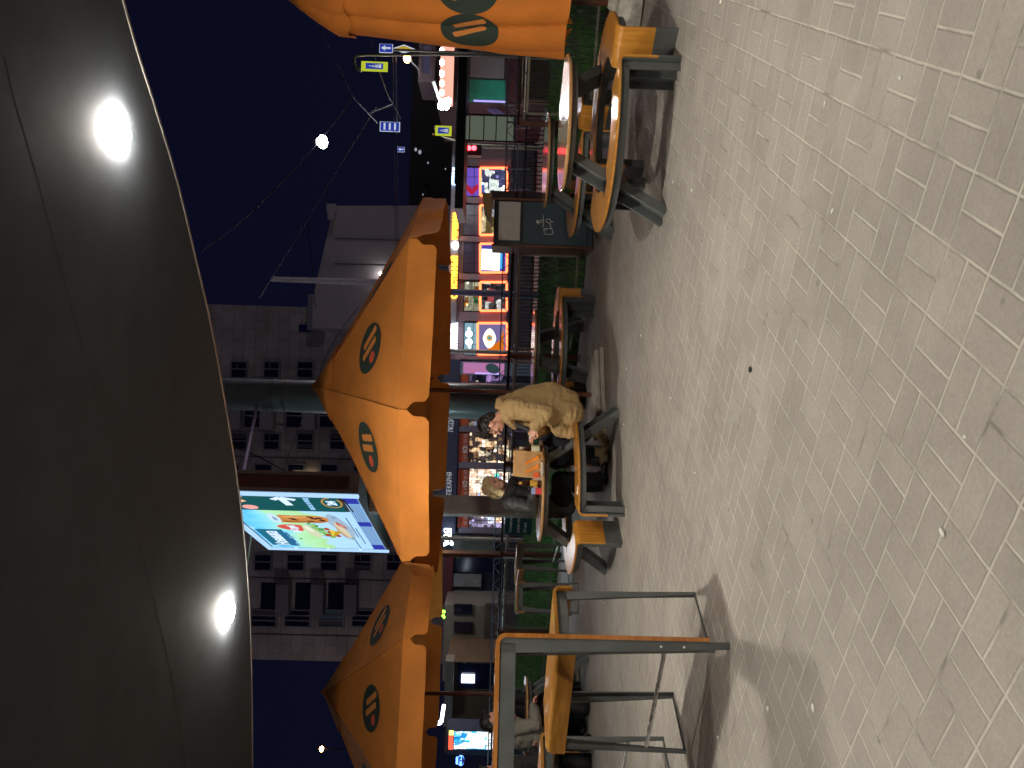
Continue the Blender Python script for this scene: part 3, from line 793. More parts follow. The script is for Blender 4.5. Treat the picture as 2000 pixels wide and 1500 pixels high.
# ------------------------------------------------------------------ terrace railing
RAILM = mat('rail_tube', lin('#3a2118'), .25, .3, var=.1)
FRAMEM = mat('panel_frame', lin('#8e8a78'), .45, .5, var=.15)
WIRE = mat('panel_mesh', lin('#57564e'), .5, .5)
ra = thing('terrace_railing', (0, 0, 0), 'brown terrace railing with round handrail and framed mesh panels before the lawn', 'railing')
ts = [-5.4, -3.5, -1.68, 0, 1.75, 3.8, 5.8, 7.8, 9.8, 11.8, 13.8]
for i, t in enumerate(ts):
    p = rl(t)
    ps = MB().bar(p, p+Z3*1.06, .075, .075, E1).build('post', BROWN, ra, bevel=.006)
    MB().box(p+Z3*.012-E2*.03, (.14, .12, .016)).build('post_foot', STEEL, ps)
    if i+1 < len(ts) and not (t == -1.68):
        a, b = p+E1*.12, rl(ts[i+1])-E1*.12
        MB().tube([p+Z3*1.075-E1*.02, rl(ts[i+1])+Z3*1.075+E1*.02], .021, 10).build('handrail', RAILM, ra, smooth=60)
        MB().tube([p+Z3*1.0, rl(ts[i+1])+Z3*1.0], .012, 8).build('second_rail', CHROME, ra, smooth=60)
        mb = MB()
        for z in (.15, .965): mb.bar(a+Z3*z, b+Z3*z, .022, .028)
        for q in (a, b): mb.bar(q+Z3*.164, q+Z3*.951, .022, .028, E1)
        fr = mb.build('panel_frame', FRAMEM, ra)
        mb = MB(); n = 36
        for k in range(1, n):
            q = a+(b-a)*k/n; mb.bar(q+Z3*.16, q+Z3*.955, .0028, .0028, E1)
        for k in range(1, 18):
            z = .15+.815*k/18; mb.bar(a+Z3*z, b+Z3*z, .0028, .0028)
        mb.build('wire_mesh', WIRE, fr)
p = rl(5.8)-E2*.02
po = thing('terrace_post', p, 'tall slim brown post rising from the railing with a green lit edge', 'post')
MB().bar(p+Z3*1.075, p+Z3*2.6, .085, .085, E1).build('shaft', BROWN, po)
MB().lathe([(.05, 2.6), (.09, 2.62), (.09, 2.66), (.03, 2.72)], p, 16).build('lantern_cap', STEEL, po)
MB().ell(p+Z3*2.50-E1*.16, (.07, .07, .05)).build('lantern_bulb', glow('cool_lantern', (.6, .88, 1.), 420), po, smooth=80)  # cool lantern added to light the column and the sign pole
sg = thing('info_board', tuple(rl(5.0)-E2*.06), 'dark teal board with white lettering hung on the railing behind the table', 'notice board')
c = rl(5.0, -.06, .80)
MB().bar(c-E1*.27, c+E1*.27, .015, .47).build('panel', mat('teal_panel', lin('#0f4a50'), .4, var=.1), sg)
mb = MB(); cr = -E1
for txt, z, w in (('Помогаем', .13, .40), ('рядом с вами', .0, .36), ('24 часа', -.12, .22)):
    add_text(mb, txt, .075, c-E2*.012+Z3*z-cr*(.5*(.44-w)), cr, Z3, .004, width=w)
mb.build('lettering', mat('white_print', (.75, .77, .75), .6), sg)

# ------------------------------------------------------------------ waste cabinet with chalk drawing
D = 10.35
bx = at(1060, 437, D); B0 = Vector((bx.x, D, 0)); hw = .3
wc = thing('waste_cabinet', tuple(B0), 'dark waste cabinet with pale flap and white chalk drawing behind a picnic table', 'waste bin')
CAB = mat('cabinet_panel', lin('#33414c'), .55, var=.15)
topz = at(963, 437, D).z
MB().box(B0+Vector((0, .28, topz/2)), (2*hw, .54, topz-.02)).build('body', CAB, wc, bevel=.01)
z0, z1 = at(1016, 437, D).z, at(974, 437, D).z
MB().box(B0+Vector((.02, -.001, (z0+z1)/2)), (.52, .03, z1-z0)).build('flap', mat('brushed_flap', lin('#c2beb8'), .5, .0, var=.1), wc, bevel=.006)
MB().box(B0+Vector((0, -.004, z0-.018)), (.58, .024, .022)).build('shadow_slot', BLACKP, wc)  # black strip between flap and door
MB().box(B0+Vector((.0, -.001, (z0-.04+.1)/2)), (.56, .024, z0-.04-.1)).build('door', mat('chalkboard_door', lin('#3c4d57'), .7, var=.2, scale=4), wc)
for s in (-1, 1):
    MB().box(B0+Vector((s*(hw+.012), .25, topz/2)), (.03, .56, topz+.02)).build('side_board', BROWN, wc)
mb = MB(); a = B0+Z3*(topz+.02)
mb.pts3([a+Vector((-.05, .02, 0)), a+Vector((.32, .02, 0)), a+Vector((.32, .02, .13)), a+Vector((.1, .02, .10))], -.3)
mb.build('tan_lid', mat('tan_lid', lin('#8a6a3a'), .6), wc)
mb = MB(); y = D-.018
def ch(pts): mb.tube([Vector((at(x_, y_, D).x, y, at(x_, y_, D).z)) for x_, y_ in pts], .0045, 5)
ch([(1062, 447), (1063, 458), (1078, 458), (1080, 455), (1078, 447), (1062, 447)]); ch([(1078, 448), (1080, 457)])
ch([(1075, 447), (1076, 442), (1073, 437), (1067, 434), (1066, 430), (1070, 428), (1075, 430), (1076, 434), (1073, 437)])
ch([(1076, 434), (1081, 434)]); ch([(1061, 421), (1061, 429), (1062, 436), (1060, 444)]); ch([(1061, 431), (1058, 430), (1054, 432), (1055, 435), (1060, 434)])
ch([(1053, 432), (1048, 431), (1048, 435), (1051, 438), (1054, 434)]); ch([(1049, 432), (1051, 436)]); ch([(1050, 432), (1052, 436)])
ch([(1064, 449), (1067, 451)])
mb.build('chalk_drawing', mat('white_chalk', (.72, .72, .70), .9), wc)

# ------------------------------------------------------------------ things on the table
TZ = .772
def P(x, y, d): return at(x, y, d)
q = P(1048, 905, 7.82); bag = thing('paper_bag', (q.x, q.y, TZ), 'crumpled brown paper food bag with orange stripes standing on the table', 'bag')
KRAFT = mat('kraft_paper', lin('#b98d5b'), .85, var=.15, scale=6, bump=.6, bscale=25)
bw, bh, bd = .285, .285, .15; vs, fs = [], []; nx, nz2 = 14, 14
rb_ = random.Random(4)
for side in range(4):
    n = nx if side % 2 == 0 else 8; b0 = len(vs)
    for j in range(nz2+1):
        for i in range(n+1):
            a, z = i/n, bh*j/nz2
            k = 1-.08*(j/nz2)
            x0, y0 = [(-bw/2+bw*a, -bd/2), (bw/2, -bd/2+bd*a), (bw/2-bw*a, bd/2), (-bw/2, bd/2-bd*a)][side]
            edge_ = min(a, 1-a)*4
            w = .013*noise.noise(Vector((x0*12, y0*12, z*12)))*min(1, edge_)*min(1, j/3)
            pin = 1-.45*max(0, j/nz2-.6)/.4 if True else 1
            vs.append((x0*k+w*(side % 2), y0*pin+w*(1-side % 2)-.0, z+(.012*noise.noise(Vector((x0*20, y0*9, 3))) if j == nz2 else 0)))
    for j in range(nz2):
        for i in range(n):
            z = b0+j*(n+1)+i; fs.append((z, z+1, z+n+2, z+n+1))
MB().add(vs, fs).build('bag_body', KRAFT, bag, world=False, smooth=60)
mb = MB()
for x in (-.045, .045):
    mb.prism([(x-.05, .16), (x-.02, .165), (x+.055, .03), (x+.015, .025)], (0, -bd/2-.013, 0), X3, Z3, .003)
mb.build('printed_stripe', mat('orange_ink', lin('#e8862a'), .8), bag, world=False)
MB().prism([(-.105+.03*math.cos(2*math.pi*k/18), .05+.03*math.sin(2*math.pi*k/18)) for k in range(18)], (0, -bd/2-.013, 0), X3, Z3, .003).build('printed_dot', mat('red_ink', lin('#dd5a34'), .8), bag, world=False)
bag.rotation_euler = (0, 0, R(-6)); bag.location = (q.x, q.y+.03, TZ)
BOT = glassy('brown_bottle_glass', lin('#2a1208'), .08)
def bottle(x, y, d, label, lab, h=.265):
    p = P(x, y, d); b = thing('beer_bottle', (p.x, p.y, TZ), label, 'bottle'); k = h/.265
    MB().lathe([(.028, 0), (.032, .006), (.032, .15*k), (.027, .175*k), (.015, .20*k), (.0125, .245*k), (.0145, .248*k), (.0145, .262*k), (.012, .265*k)], (0, 0, 0), 20).build('glass', BOT, b, world=False, smooth=40)
    MB().lathe([(.0325, .035), (.0328, .036), (.0328, .115*k), (.0325, .116*k)], (0, 0, 0), 20, cap=False).build('paper_label', lab, b, world=False, smooth=40)
    MB().lathe([(.0150, .205*k), (.0138, .235*k)], (0, 0, 0), 16, cap=False).build('neck_label', lab, b, world=False, smooth=40)
    return b
bottle(1050, 876, 7.62, 'dark beer bottle with a white label beside the man\'s hand', mat('cream_label', lin('#cfc8a8'), .7))
bottle(1046, 944, 7.78, 'dark bottle with a yellow label in front of the blonde woman', mat('yellow_label', lin('#c79a35'), .7, var=.4, scale=30), .25)
p = P(1048, 959, 7.75); pk = thing('cigarette_pack', (p.x, p.y, TZ), 'small red and blue packet standing on the table edge', 'packet')
MB().box((0, 0, .028), (.06, .03, .056)).build('red_box', mat('red_card', lin('#c73a44'), .5), pk, world=False)
MB().box((0, 0, .0765), (.0605, .0305, .04)).build('blue_box', mat('blue_card', lin('#8fa3c9'), .5), pk, world=False)
p = P(1046, 985, 7.8); o = MB().box((p.x, p.y, TZ+.007), (.16, .08, .012), Matrix.Rotation(R(20), 3, 'Z')).build('phone', BLACKP, None, bevel=.004)
tag(o, 'black phone lying flat on the table by the woman\'s elbow', 'phone')
o = MB().box((0, 0, 0), (.14, .30, .30)).build('tray_napkin', mat('white_paper', lin('#c9c6bd'), .8, bump=.6, bscale=20), None)
o.scale = (1, 1, .02); o.location = P(1047, 915, 7.62); o.location.z = TZ+.004; tag(o, 'white paper napkin lying flat before the food bag', 'napkin')
q = P(1100, 872, 8.45); bp_ = thing('backpack', (q.x, q.y, .46), 'navy backpack with a bright blue strap band under the table', 'backpack')
mb = MB(); mb.ell((0, 0, .14), (.2, .14, .17)); mb.ell((.0, -.08, .09), (.15, .08, .09))
NAVY = mat('navy_cloth', lin('#121a2e'), .8, var=.25, bump=.2)
organic(mb, 'bag_body', NAVY, bp_, .014, 5, .01, 8) if False else mb.build('bag_body', NAVY, bp_, world=False, smooth=70)
MB().bar((-.15, -.17, .05), (.15, -.17, .06), .02, .05).build('strap_band', mat('blue_band', lin('#1c5fa8'), .6), bp_, world=False)
bp_.location = (q.x, q.y, .455)
# bits of litter on the paving
vs = MB(); rl_ = random.Random(11)
for k in range(46):
    x, y = rl_.uniform(-2.6, 3), rl_.uniform(1.6, 8.5)
    s = rl_.uniform(.004, .011)
    vs.ell((x, y, s*.5), (s*rl_.uniform(1, 2.2), s, s*.6), Matrix.Rotation(rl_.uniform(0, 3), 3, 'Z'), 8, 5)
tag(vs.build('litter', mat('paper_scraps', (.7, .68, .62), .8), None), 'tiny pale scraps and stubs scattered over the paving', 'litter', kind='stuff')
q = gr(1468, 722); o = MB().ell((q.x, q.y, .008), (.016, .011, .009)).build('bottle_cap', BLACKP, None); tag(o, 'small black cap lying alone on the open paving', 'bottle cap')
# ------------------------------------------------------------------ people
HAIRD = mat('dark_hair', lin('#17120f'), .5, var=.3, scale=40, bump=.5, bscale=120, stretch=(1, 1, .3))
HAIRB = mat('blonde_hair', lin('#e3d2a4'), .5, var=.25, scale=40, bump=.5, bscale=120, stretch=(1, 1, .25))
def axes(f, up=(0, 0, 1)):
    f = Vector(f).normalized(); r_ = f.cross(Vector(up)).normalized(); u = r_.cross(f)
    Q = Matrix((r_, f, u)).transposed(); return Q          # columns: right, forward, up
def head(mb, c, Q, s=1.0):
    def E(p, rad): mb.ell(Vector(c)+Q @ (Vector(p)*s), Vector(rad)*s, Q)
    E((0, -.012, .03), (.074, .092, .088)); E((0, .022, -.02), (.062, .066, .085)); E((0, .045, -.072), (.042, .042, .034))
    E((0, .030, -.045), (.056, .05, .045))
    E((0, .086, .022), (.052, .012, .012))
    mb.cap(Vector(c)+Q @ (Vector((0, .088, .012))*s), .011*s, Vector(c)+Q @ (Vector((0, .108, -.022))*s), .0155*s)
    E((0, .092, -.052), (.026, .012, .007)); E((0, .09, -.064), (.022, .012, .007))
    for q in (-1, 1):
        E((.078*q, -.012, -.004), (.012, .022, .034)); E((.04*q, .064, -.022), (.024, .02, .02))
def face_bits(parent, c, Q, s=1.0, lips='#a8564e'):
    dk = mat('eye_dark', lin('#1d1512'), .3)
    for q in (-1, 1):
        mb = MB(); mb.ell(Vector(c)+Q @ (Vector((.031*q, .083, .0))*s), Vector((.014, .008, .007))*s, Q, 10, 6); mb.build('eye', dk, parent, smooth=80)
        mb = MB(); mb.bar(Vector(c)+Q @ (Vector((.014*q, .096, .021))*s), Vector(c)+Q @ (Vector((.05*q, .084, .022))*s), .006, .007, Q @ Z3); mb.build('eyebrow', dk, parent)
    mb = MB(); mb.ell(Vector(c)+Q @ (Vector((0, .101, -.057))*s), Vector((.024, .006, .006))*s, Q, 12, 6); mb.build('lips', mat('lips'+lips, lin(lips), .4), parent, smooth=80)
def hand(mb, w, Q, curl=.6, s=1.0):
    """w wrist; Q columns: across the knuckles, along the fingers, back of the hand"""
    w = Vector(w); T = lambda p: w+Q @ (Vector(p)*s)
    mb.cap(T((0, -.02, 0)), .026*s, T((0, .03, 0)), .026*s)
    for x in (-.028, -.01, .01, .026): mb.cap(T((x*.7, .02, 0)), .016*s, T((x, .078, 0)), .0135*s)
    for x, l in ((-.03, .85), (-.01, 1.), (.011, .95), (.029, .75)):
        a = T((x, .08, 0)); b = T((x*1.05, .08+.04*l*math.cos(curl), -.04*l*math.sin(curl))); e = T((x*1.05, .08+.04*l*math.cos(curl)+.036*l*math.cos(2*curl), -.04*l*math.sin(curl)-.036*l*math.sin(2*curl)))
        mb.cap(a, .0095*s, b, .009*s); mb.cap(b, .009*s, e, .0075*s)
    a = T((-.03, .025, -.005)); b = T((-.052, .06, -.025)); e = T((-.042, .092, -.04))
    mb.cap(a, .014*s, b, .011*s); mb.cap(b, .011*s, e, .009*s)
def limb(mb, pts, rs):
    for i in range(len(pts)-1): mb.cap(pts[i], rs[i], pts[i+1], rs[i+1])

def man():
    base = P(1150, 815, 7.85); t = thing('person', (base.x, base.y, 0), 'dark-haired person in a tan hooded jacket leaning over the table', 'person')
    hc = P(961, 829, 7.72); Q = axes((-.83, .10, -.50))
    neck = P(984, 808, 7.74); chest = P(1022, 792, 7.75); belly = P(1068, 797, 7.76); hip = P(1106, 806, 7.78)
    sn, sf = P(1003, 797, 7.60), P(1000, 802, 7.93)
    en, wn_ = P(1066, 806, 7.50), P(1046, 833, 7.44)
    ef, wf = P(1064, 832, 7.98), P(1043, 846, 7.72)
    kn, an = P(1093, 893, 8.0), P(1146, 846, 8.28); kf, af = P(1088, 902, 8.28), P(1155, 884, 8.4)
    mb = MB(); head(mb, hc, Q, 1.02)
    limb(mb, [hc-Q @ Vector((0, .02, .05)), neck, chest, belly, hip], [.055, .06, .11, .11, .12])
    for s_, e_, w_ in ((sn, en, wn_), (sf, ef, wf)): limb(mb, [chest, s_, e_, w_], [.09, .055, .042, .028])
    for k_, a_ in ((kn, an), (kf, af)): limb(mb, [hip, k_, a_], [.1, .055, .038])
    hand(mb, wn_+Vector((-.012, 0, .003)), axes((-.75, .25, .32), (.2, -.85, .5)), .65)
    hand(mb, wf+Vector((-.012, 0, 0)), axes((-.7, -.2, .3), (.2, .4, .8)), .7)
    bd = organic(mb, 'body', SKIN, t, .0065, 4); face_bits(bd, hc, Q, 1.02)
    # hair
    mb = MB(); H = lambda p: hc+Q @ Vector(p)
    mb.ell(H((0, -.026, .052)), (.083, .096, .084), Q); mb.ell(H((0, .04, .098)), (.066, .055, .035), Q); mb.ell(H((0, -.075, -.01)), (.07, .045, .07), Q)
    mb.ell(H((0, .078, .075)), (.05, .028, .026), Q)
    organic(mb, 'hair', HAIRD, t, .006, 2, .016, 26, seed=2)
    TAN = mat('tan_jacket', lin('#ac8e60'), .85, var=.1, bump=.2, bscale=160)
    mb = MB(); limb(mb, [neck+Vector((.0, 0, -.06)), chest, belly, hip], [.115, .172, .168, .178])
    limb(mb, [P(1035, 778, 7.75), P(1075, 772, 7.76), P(1110, 782, 7.78)], [.13, .135, .11])
    limb(mb, [P(1095, 835, 7.72), P(1112, 842, 7.72)], [.10, .075]); limb(mb, [P(1112, 775, 7.78), P(1114, 846, 7.70)], [.06, .06])
    ja = organic(mb, 'jacket', TAN, t, .009, 4, .014, 8, seed=1)
    for k, (s_, e_, w_) in enumerate(((sn+Vector((0, -.03, 0)), en+Vector((0, -.05, 0)), wn_+Vector((.012, 0, 0))), (sf, ef, wf))):
        mb = MB(); limb(mb, [chest.lerp(s_, .55), s_, s_.lerp(e_, .55), e_], [.10, .108, .096, .084]); limb(mb, [e_, e_.lerp(w_, .5), w_], [.084, .074, .058])
        for q in (.35, .62): mb.ell(e_.lerp(w_, q), .079-.02*q)       # bunched cloth above the cuff
        organic(mb, 'sleeve', TAN, ja, .008, 3, .012, 9, seed=11+k)
        d_ = (w_-e_).normalized(); MB().tube([w_-d_*.012, w_+d_*.026], [.056, .052], 16).build('cuff', TAN, ja, smooth=50)
    mb = MB()                                            # hood bunched behind the neck
    limb(mb, [P(981, 787, 7.74), P(986, 795, 7.62), P(993, 818, 7.60), P(1004, 833, 7.66)], [.07, .064, .05, .03])
    limb(mb, [P(981, 787, 7.74), P(984, 797, 7.86), P(992, 822, 7.86), P(1004, 833, 7.8)], [.062, .055, .042, .026])
    limb(mb, [P(976, 792, 7.74), P(996, 781, 7.76)], [.05, .07])
    organic(mb, 'hood', TAN, ja, .008, 4, .012, 10, seed=3)
    mb = MB(); limb(mb, [P(1003, 826, 7.62), P(1030, 838, 7.66)], [.02, .022]); mb.build('zip_lining', mat('grey_lining', lin('#45464a'), .8), ja, smooth=80)
    TR = mat('navy_trousers', lin('#10131f'), .85, var=.2, bump=.2)
    mb = MB()
    for k_, a_, o_ in ((kn, an, 0), (kf, af, .03)): limb(mb, [hip+Vector((0, o_*3, -.02)), k_, a_], [.115, .085, .062])
    organic(mb, 'trousers', TR, t, .01, 5, .012, 8)
    SH = mat('tan_shoe', lin('#a58e6c'), .7, var=.2); SO = mat('shoe_sole', lin('#b8a98c'), .6)
    for a_, toe in ((an, P(1182, 868, 8.42)), (af, P(1186, 905, 8.5))):
        d = (toe-a_); d.z = 0; d.normalize(); sd = d.cross(Z3)
        mb = MB(); heel = Vector((a_.x, a_.y, .055))-d*.03+Vector((0, 0, max(0, a_.z-.2)))
        tt = Vector((toe.x, toe.y, .045)); mb.cap(a_+Z3*-.02, .052, heel, .048); mb.cap(heel, .044, tt-d*.03, .047); mb.cap(heel+Z3*.03+d*.03, .046, tt-d*.08, .05); mb.cap(tt-d*.04, .045, tt, .035)
        s = organic(mb, 'shoe', SH, t, .008, 3)
        MB().bar(heel-Z3*.04-d*.045, tt-Z3*.034+d*.03, .085, .02).build('sole', SO, s, bevel=.006)
    MB().tube([wn_+Vector((-.085, -.005, .035)), wn_+Vector((-.12, .01, .06))], .005, 8).build('held_stick', mat('white_stick', (.8, .8, .8), .6), t)
man()
def woman():
    base = P(1150, 985, 8.5); t = thing('person', (base.x, base.y, 0), 'blonde person in a grey jacket seated across the table from the man in tan', 'person')
    hc = P(966, 949, 8.45); Q = axes((.80, -.50, -.12), (.12, 0, 1)); H = lambda p: hc+Q @ Vector(p)
    neck = P(990, 964, 8.5); chest = P(1020, 982, 8.52); belly = P(1062, 988, 8.55); hip = P(1098, 985, 8.58)
    sn, sf = P(999, 982, 8.36), P(1000, 962, 8.66)
    en, wn_ = P(1042, 992, 8.24), P(1040, 968, 8.06); ef, wf = P(1042, 958, 8.5), P(1041, 945, 8.1)
    mb = MB(); head(mb, hc, Q, 1.0); limb(mb, [H((0, -.02, -.05)), neck, chest, belly, hip], [.05, .05, .1, .1, .12])
    limb(mb, [chest, sn, en, wn_], [.08, .05, .038, .026]); limb(mb, [chest, sf, ef, wf], [.08, .05, .038, .026])
    k1, k2 = P(1092, 935, 8.2), P(1094, 950, 8.75); a1, a2 = P(1185, 935, 8.45), P(1180, 950, 8.85)
    limb(mb, [hip, k1, a1], [.1, .055, .04]); limb(mb, [hip, k2, a2], [.1, .055, .04])
    hand(mb, wn_, axes((.5, -.3, -.05), (0, 0, 1)), .4, .92); hand(mb, wf, axes((.5, -.4, -.05), (0, 0, 1)), .4, .92)
    bd = organic(mb, 'body', mat('fair_skin', lin('#e3b09a'), .5, var=.05), t, .0065, 4); face_bits(bd, hc, Q, 1.0, '#b0403c')
    mb = MB(); mb.ell(H((0, -.03, .045)), (.088, .098, .088), Q); mb.ell(H((0, -.085, -.03)), (.085, .06, .10), Q)
    for q in (-1, 1): limb(mb, [H((.07*q, .03, .07)), H((.088*q, .005, -.0)), H((.084*q, -.02, -.09)), H((.07*q, -.04, -.15))], [.03, .034, .036, .03])
    mb.ell(H((0, .03, .105)), (.06, .06, .03), Q); mb.ell(H((0, -.09, -.13)), (.08, .05, .06), Q)
    organic(mb, 'hair', HAIRB, t, .006, 2, .014, 24, seed=5)
    JK = mat('grey_jacket', lin('#3a3d3d'), .55, var=.15, bump=.2)
    mb = MB(); limb(mb, [neck-Z3*.07, chest, belly, hip], [.10, .14, .14, .155]); limb(mb, [chest, sn, en, wn_], [.12, .088, .068, .05]); limb(mb, [chest, sf, ef, wf], [.12, .088, .068, .05])
    mb.ell(P(1032, 994, 8.5), (.10, .11, .2))
    organic(mb, 'jacket', JK, t, .009, 6, .014, 8, seed=4)
    mb = MB(); limb(mb, [P(990, 975, 8.4), P(1000, 955, 8.33), P(1003, 940, 8.4)], [.06, .062, .05]); limb(mb, [P(1000, 955, 8.34), P(1030, 962, 8.33)], [.055, .05])
    organic(mb, 'scarf', mat('black_scarf', lin('#141316'), .8, bump=.3), t, .009, 4, .015, 12, seed=6)
    mb = MB(); limb(mb, [hip, k1, a1], [.125, .08, .06]); limb(mb, [hip, k2, a2], [.125, .08, .06])
    organic(mb, 'trousers', mat('black_trousers', lin('#0e0e12'), .8), t, .011, 4, .01, 8)
    for a_ in (a1, a2):
        mb = MB(); c = Vector((a_.x, a_.y, .05)); mb.cap(a_, .05, c, .045); mb.cap(c, .043, c+Vector((.15, -.06, -.008)), .036)
        organic(mb, 'shoe', BLACKP, t, .009, 3)
woman()
def sitter(label, hpx, d, fdir, torso, topcol, name, hips, hair=HAIRD, lean=0, arms=True):
    hc = P(hpx[0], hpx[1], d); Q = axes(fdir); H = lambda p: hc+Q @ Vector(p)
    chest = P(torso[0], torso[1], d); hip = P(hips[0], hips[1], d+.05); t = thing('person', (hip.x, hip.y, 0), label, 'person')
    neck = chest.lerp(hc, .55); sd = Vector((Q[0][0], Q[1][0], 0)).normalized(); fd = Vector((Q[0][1], Q[1][1], 0)).normalized()
    s1, s2 = chest+sd*.17+Z3*.09, chest-sd*.17+Z3*.09
    e1, e2 = chest+sd*.2-Z3*.2+fd*.05, chest-sd*.2-Z3*.2+fd*.05; w1, w2 = e1+fd*.22-sd*.08+Z3*.02, e2+fd*.22+sd*.08+Z3*.02
    k1, k2 = hip+fd*.42+sd*.12, hip+fd*.42-sd*.12; k1.z = k2.z = .5; a1, a2 = k1-fd*.05, k2-fd*.05; a1.z = a2.z = .09
    mb = MB(); head(mb, hc, Q); limb(mb, [H((0, -.02, -.05)), neck, chest, hip], [.055, .055, .1, .12])
    for s_, e_, w_ in ((s1, e1, w1), (s2, e2, w2)):
        limb(mb, [chest, s_, e_, w_], [.09, .05, .04, .028]); hand(mb, w_, axes(fd, Z3), .6)
    for k_, a_ in ((k1, a1), (k2, a2)): limb(mb, [hip, k_, a_], [.1, .055, .04])
    bd = organic(mb, 'body', SKIN, t, .009, 4); face_bits(bd, hc, Q)
    mb = MB(); mb.ell(H((0, -.026, .05)), (.085, .096, .085), Q); mb.ell(H((0, .045, .10)), (.062, .05, .03), Q); mb.ell(H((0, -.075, -.02)), (.072, .045, .075), Q)
    organic(mb, 'hair', hair, t, .009, 3, .008, 30)
    mb = MB(); limb(mb, [neck-Z3*.05, chest, hip], [.09, .165, .165])
    for s_, e_, w_ in ((s1, e1, w1), (s2, e2, w2)): limb(mb, [chest, s_, e_, w_], [.11, .085, .068, .05])
    organic(mb, name, topcol, t, .011, 5, .02, 8)
    mb = MB()
    for k_, a_ in ((k1, a1), (k2, a2)): limb(mb, [hip, k_, a_], [.12, .085, .065])
    organic(mb, 'trousers', mat('black_trousers', lin('#0e0e12'), .8), t, .012, 4, .01, 8)
    for a_ in (a1, a2):
        mb = MB(); mb.cap(a_, .05, Vector((a_.x, a_.y, .05)), .045); mb.cap(Vector((a_.x, a_.y, .05)), .043, Vector((a_.x, a_.y, .045))+fd*.14, .038); organic(mb, 'shoe', BLACKP, t, .01, 3)
    return t
sitter('dark-haired person in a pale shirt seated behind the bar table, back turned', (960, 1408), 9.05, (.75, .6, -.25), (1012, 1432), mat('pale_shirt', lin('#7f7a70'), .8, var=.1, bump=.2), 'shirt', (1068, 1450))
sitter('person in black bending low behind the bar table', (1000, 1392), 9.95, (-.5, -.7, -.6), (1022, 1375), mat('black_jacket', lin('#111218'), .75), 'jacket', (1072, 1362))
sitter('dark-haired person cut by the picture edge beside the lit drinks fridge', (955, 1512), 8.5, (.3, .9, -.1), (1012, 1520), mat('dark_coat', lin('#23211f'), .8), 'coat', (1072, 1522))
# ------------------------------------------------------------------ lit advertising box on its pole
PR = at(700, 965, 12.0); PL = at(760, 1075, 15.8); zb = PR.z
PR.z = PL.z = 0
zt = at(525, 1075, 15.8).z
AD = (PR-PL).normalized(); AN = Vector((-AD.y, AD.x, 0))*-1         # AN: towards the viewer's side
if AN.dot(EYE-PR) < 0: AN = -AN
BACK = -AN
ab = thing('advertising_box', (PL.x, PL.y, zb), 'large backlit advertising box with burger poster and green arrow strip', 'billboard')
GREYM = mat('box_frame_metal', lin('#9a8c86'), .5, .3, var=.12)
DK = mat('box_dark', lin('#1d2320'), .6, var=.3)
th = .34
def adp(x, y, l=0.): return onplane(x, y, PR+AN*l, AN)
mb = MB()
a, b = PL+Z3*zb, PR+Z3*zb
mb.add([a, b, b+BACK*th, a+BACK*th, a+Z3*(zt-zb), b+Z3*(zt-zb), b+Z3*(zt-zb)+BACK*th, a+Z3*(zt-zb)+BACK*th],
       [(0, 3, 2, 1), (4, 5, 6, 7), (1, 2, 6, 5), (2, 3, 7, 6), (3, 0, 4, 7), (0, 1, 5, 4)])
mb.build('case', DK, ab)
# end panel: frame round a recessed brown field
e0, e1 = PR+AD*.006, PR+AD*.006+BACK*th; mb = MB()
for q0, q1 in ((zb, zb+.16), (zt-.12, zt)): mb.bar((e0+e1)/2+Z3*q0, (e0+e1)/2+Z3*q1, th, .03, AD)
for q in (e0+BACK*.03, e1-BACK*.03): mb.bar(q+Z3*(zb+.16), q+Z3*(zt-.12), .06, .03, AD)
mb.build('end_frame', GREYM, ab)
MB().bar((e0+e1)/2-AD*.002+Z3*(zb+.16), (e0+e1)/2-AD*.002+Z3*(zt-.12), th-.12, .012, AD).build('end_panel', mat('brown_end_panel', lin('#6b4436'), .35, var=.5, scale=3), ab)
W_ = (PR-PL).length; Hh = zt-zb
def fp(s, t, l=.01): return PL+AD*s+Z3*(zb+t)+AN*l
def quad(mb, s0, s1, t0, t1, l, th_=.006): return mb.pts3([fp(s0, t0, l), fp(s1, t0, l), fp(s1, t1, l), fp(s0, t1, l)], th_)
AG = 1.35
BL = glow('lit_white_edge', lin('#a6ccf4'), 1.25)
mb = MB()
for s0, s1, t0, t1 in ((0, .07, 0, Hh), (W_-.09, W_, 0, Hh), (.07, W_-.09, Hh-.08, Hh)): quad(mb, s0, s1, t0, t1, .05, .045)
mb.build('lit_border', BL, ab)
mb = MB(); quad(mb, .07, W_-.09, .03, Hh-.08, .004, .003); mb.build('recess', DK, ab)
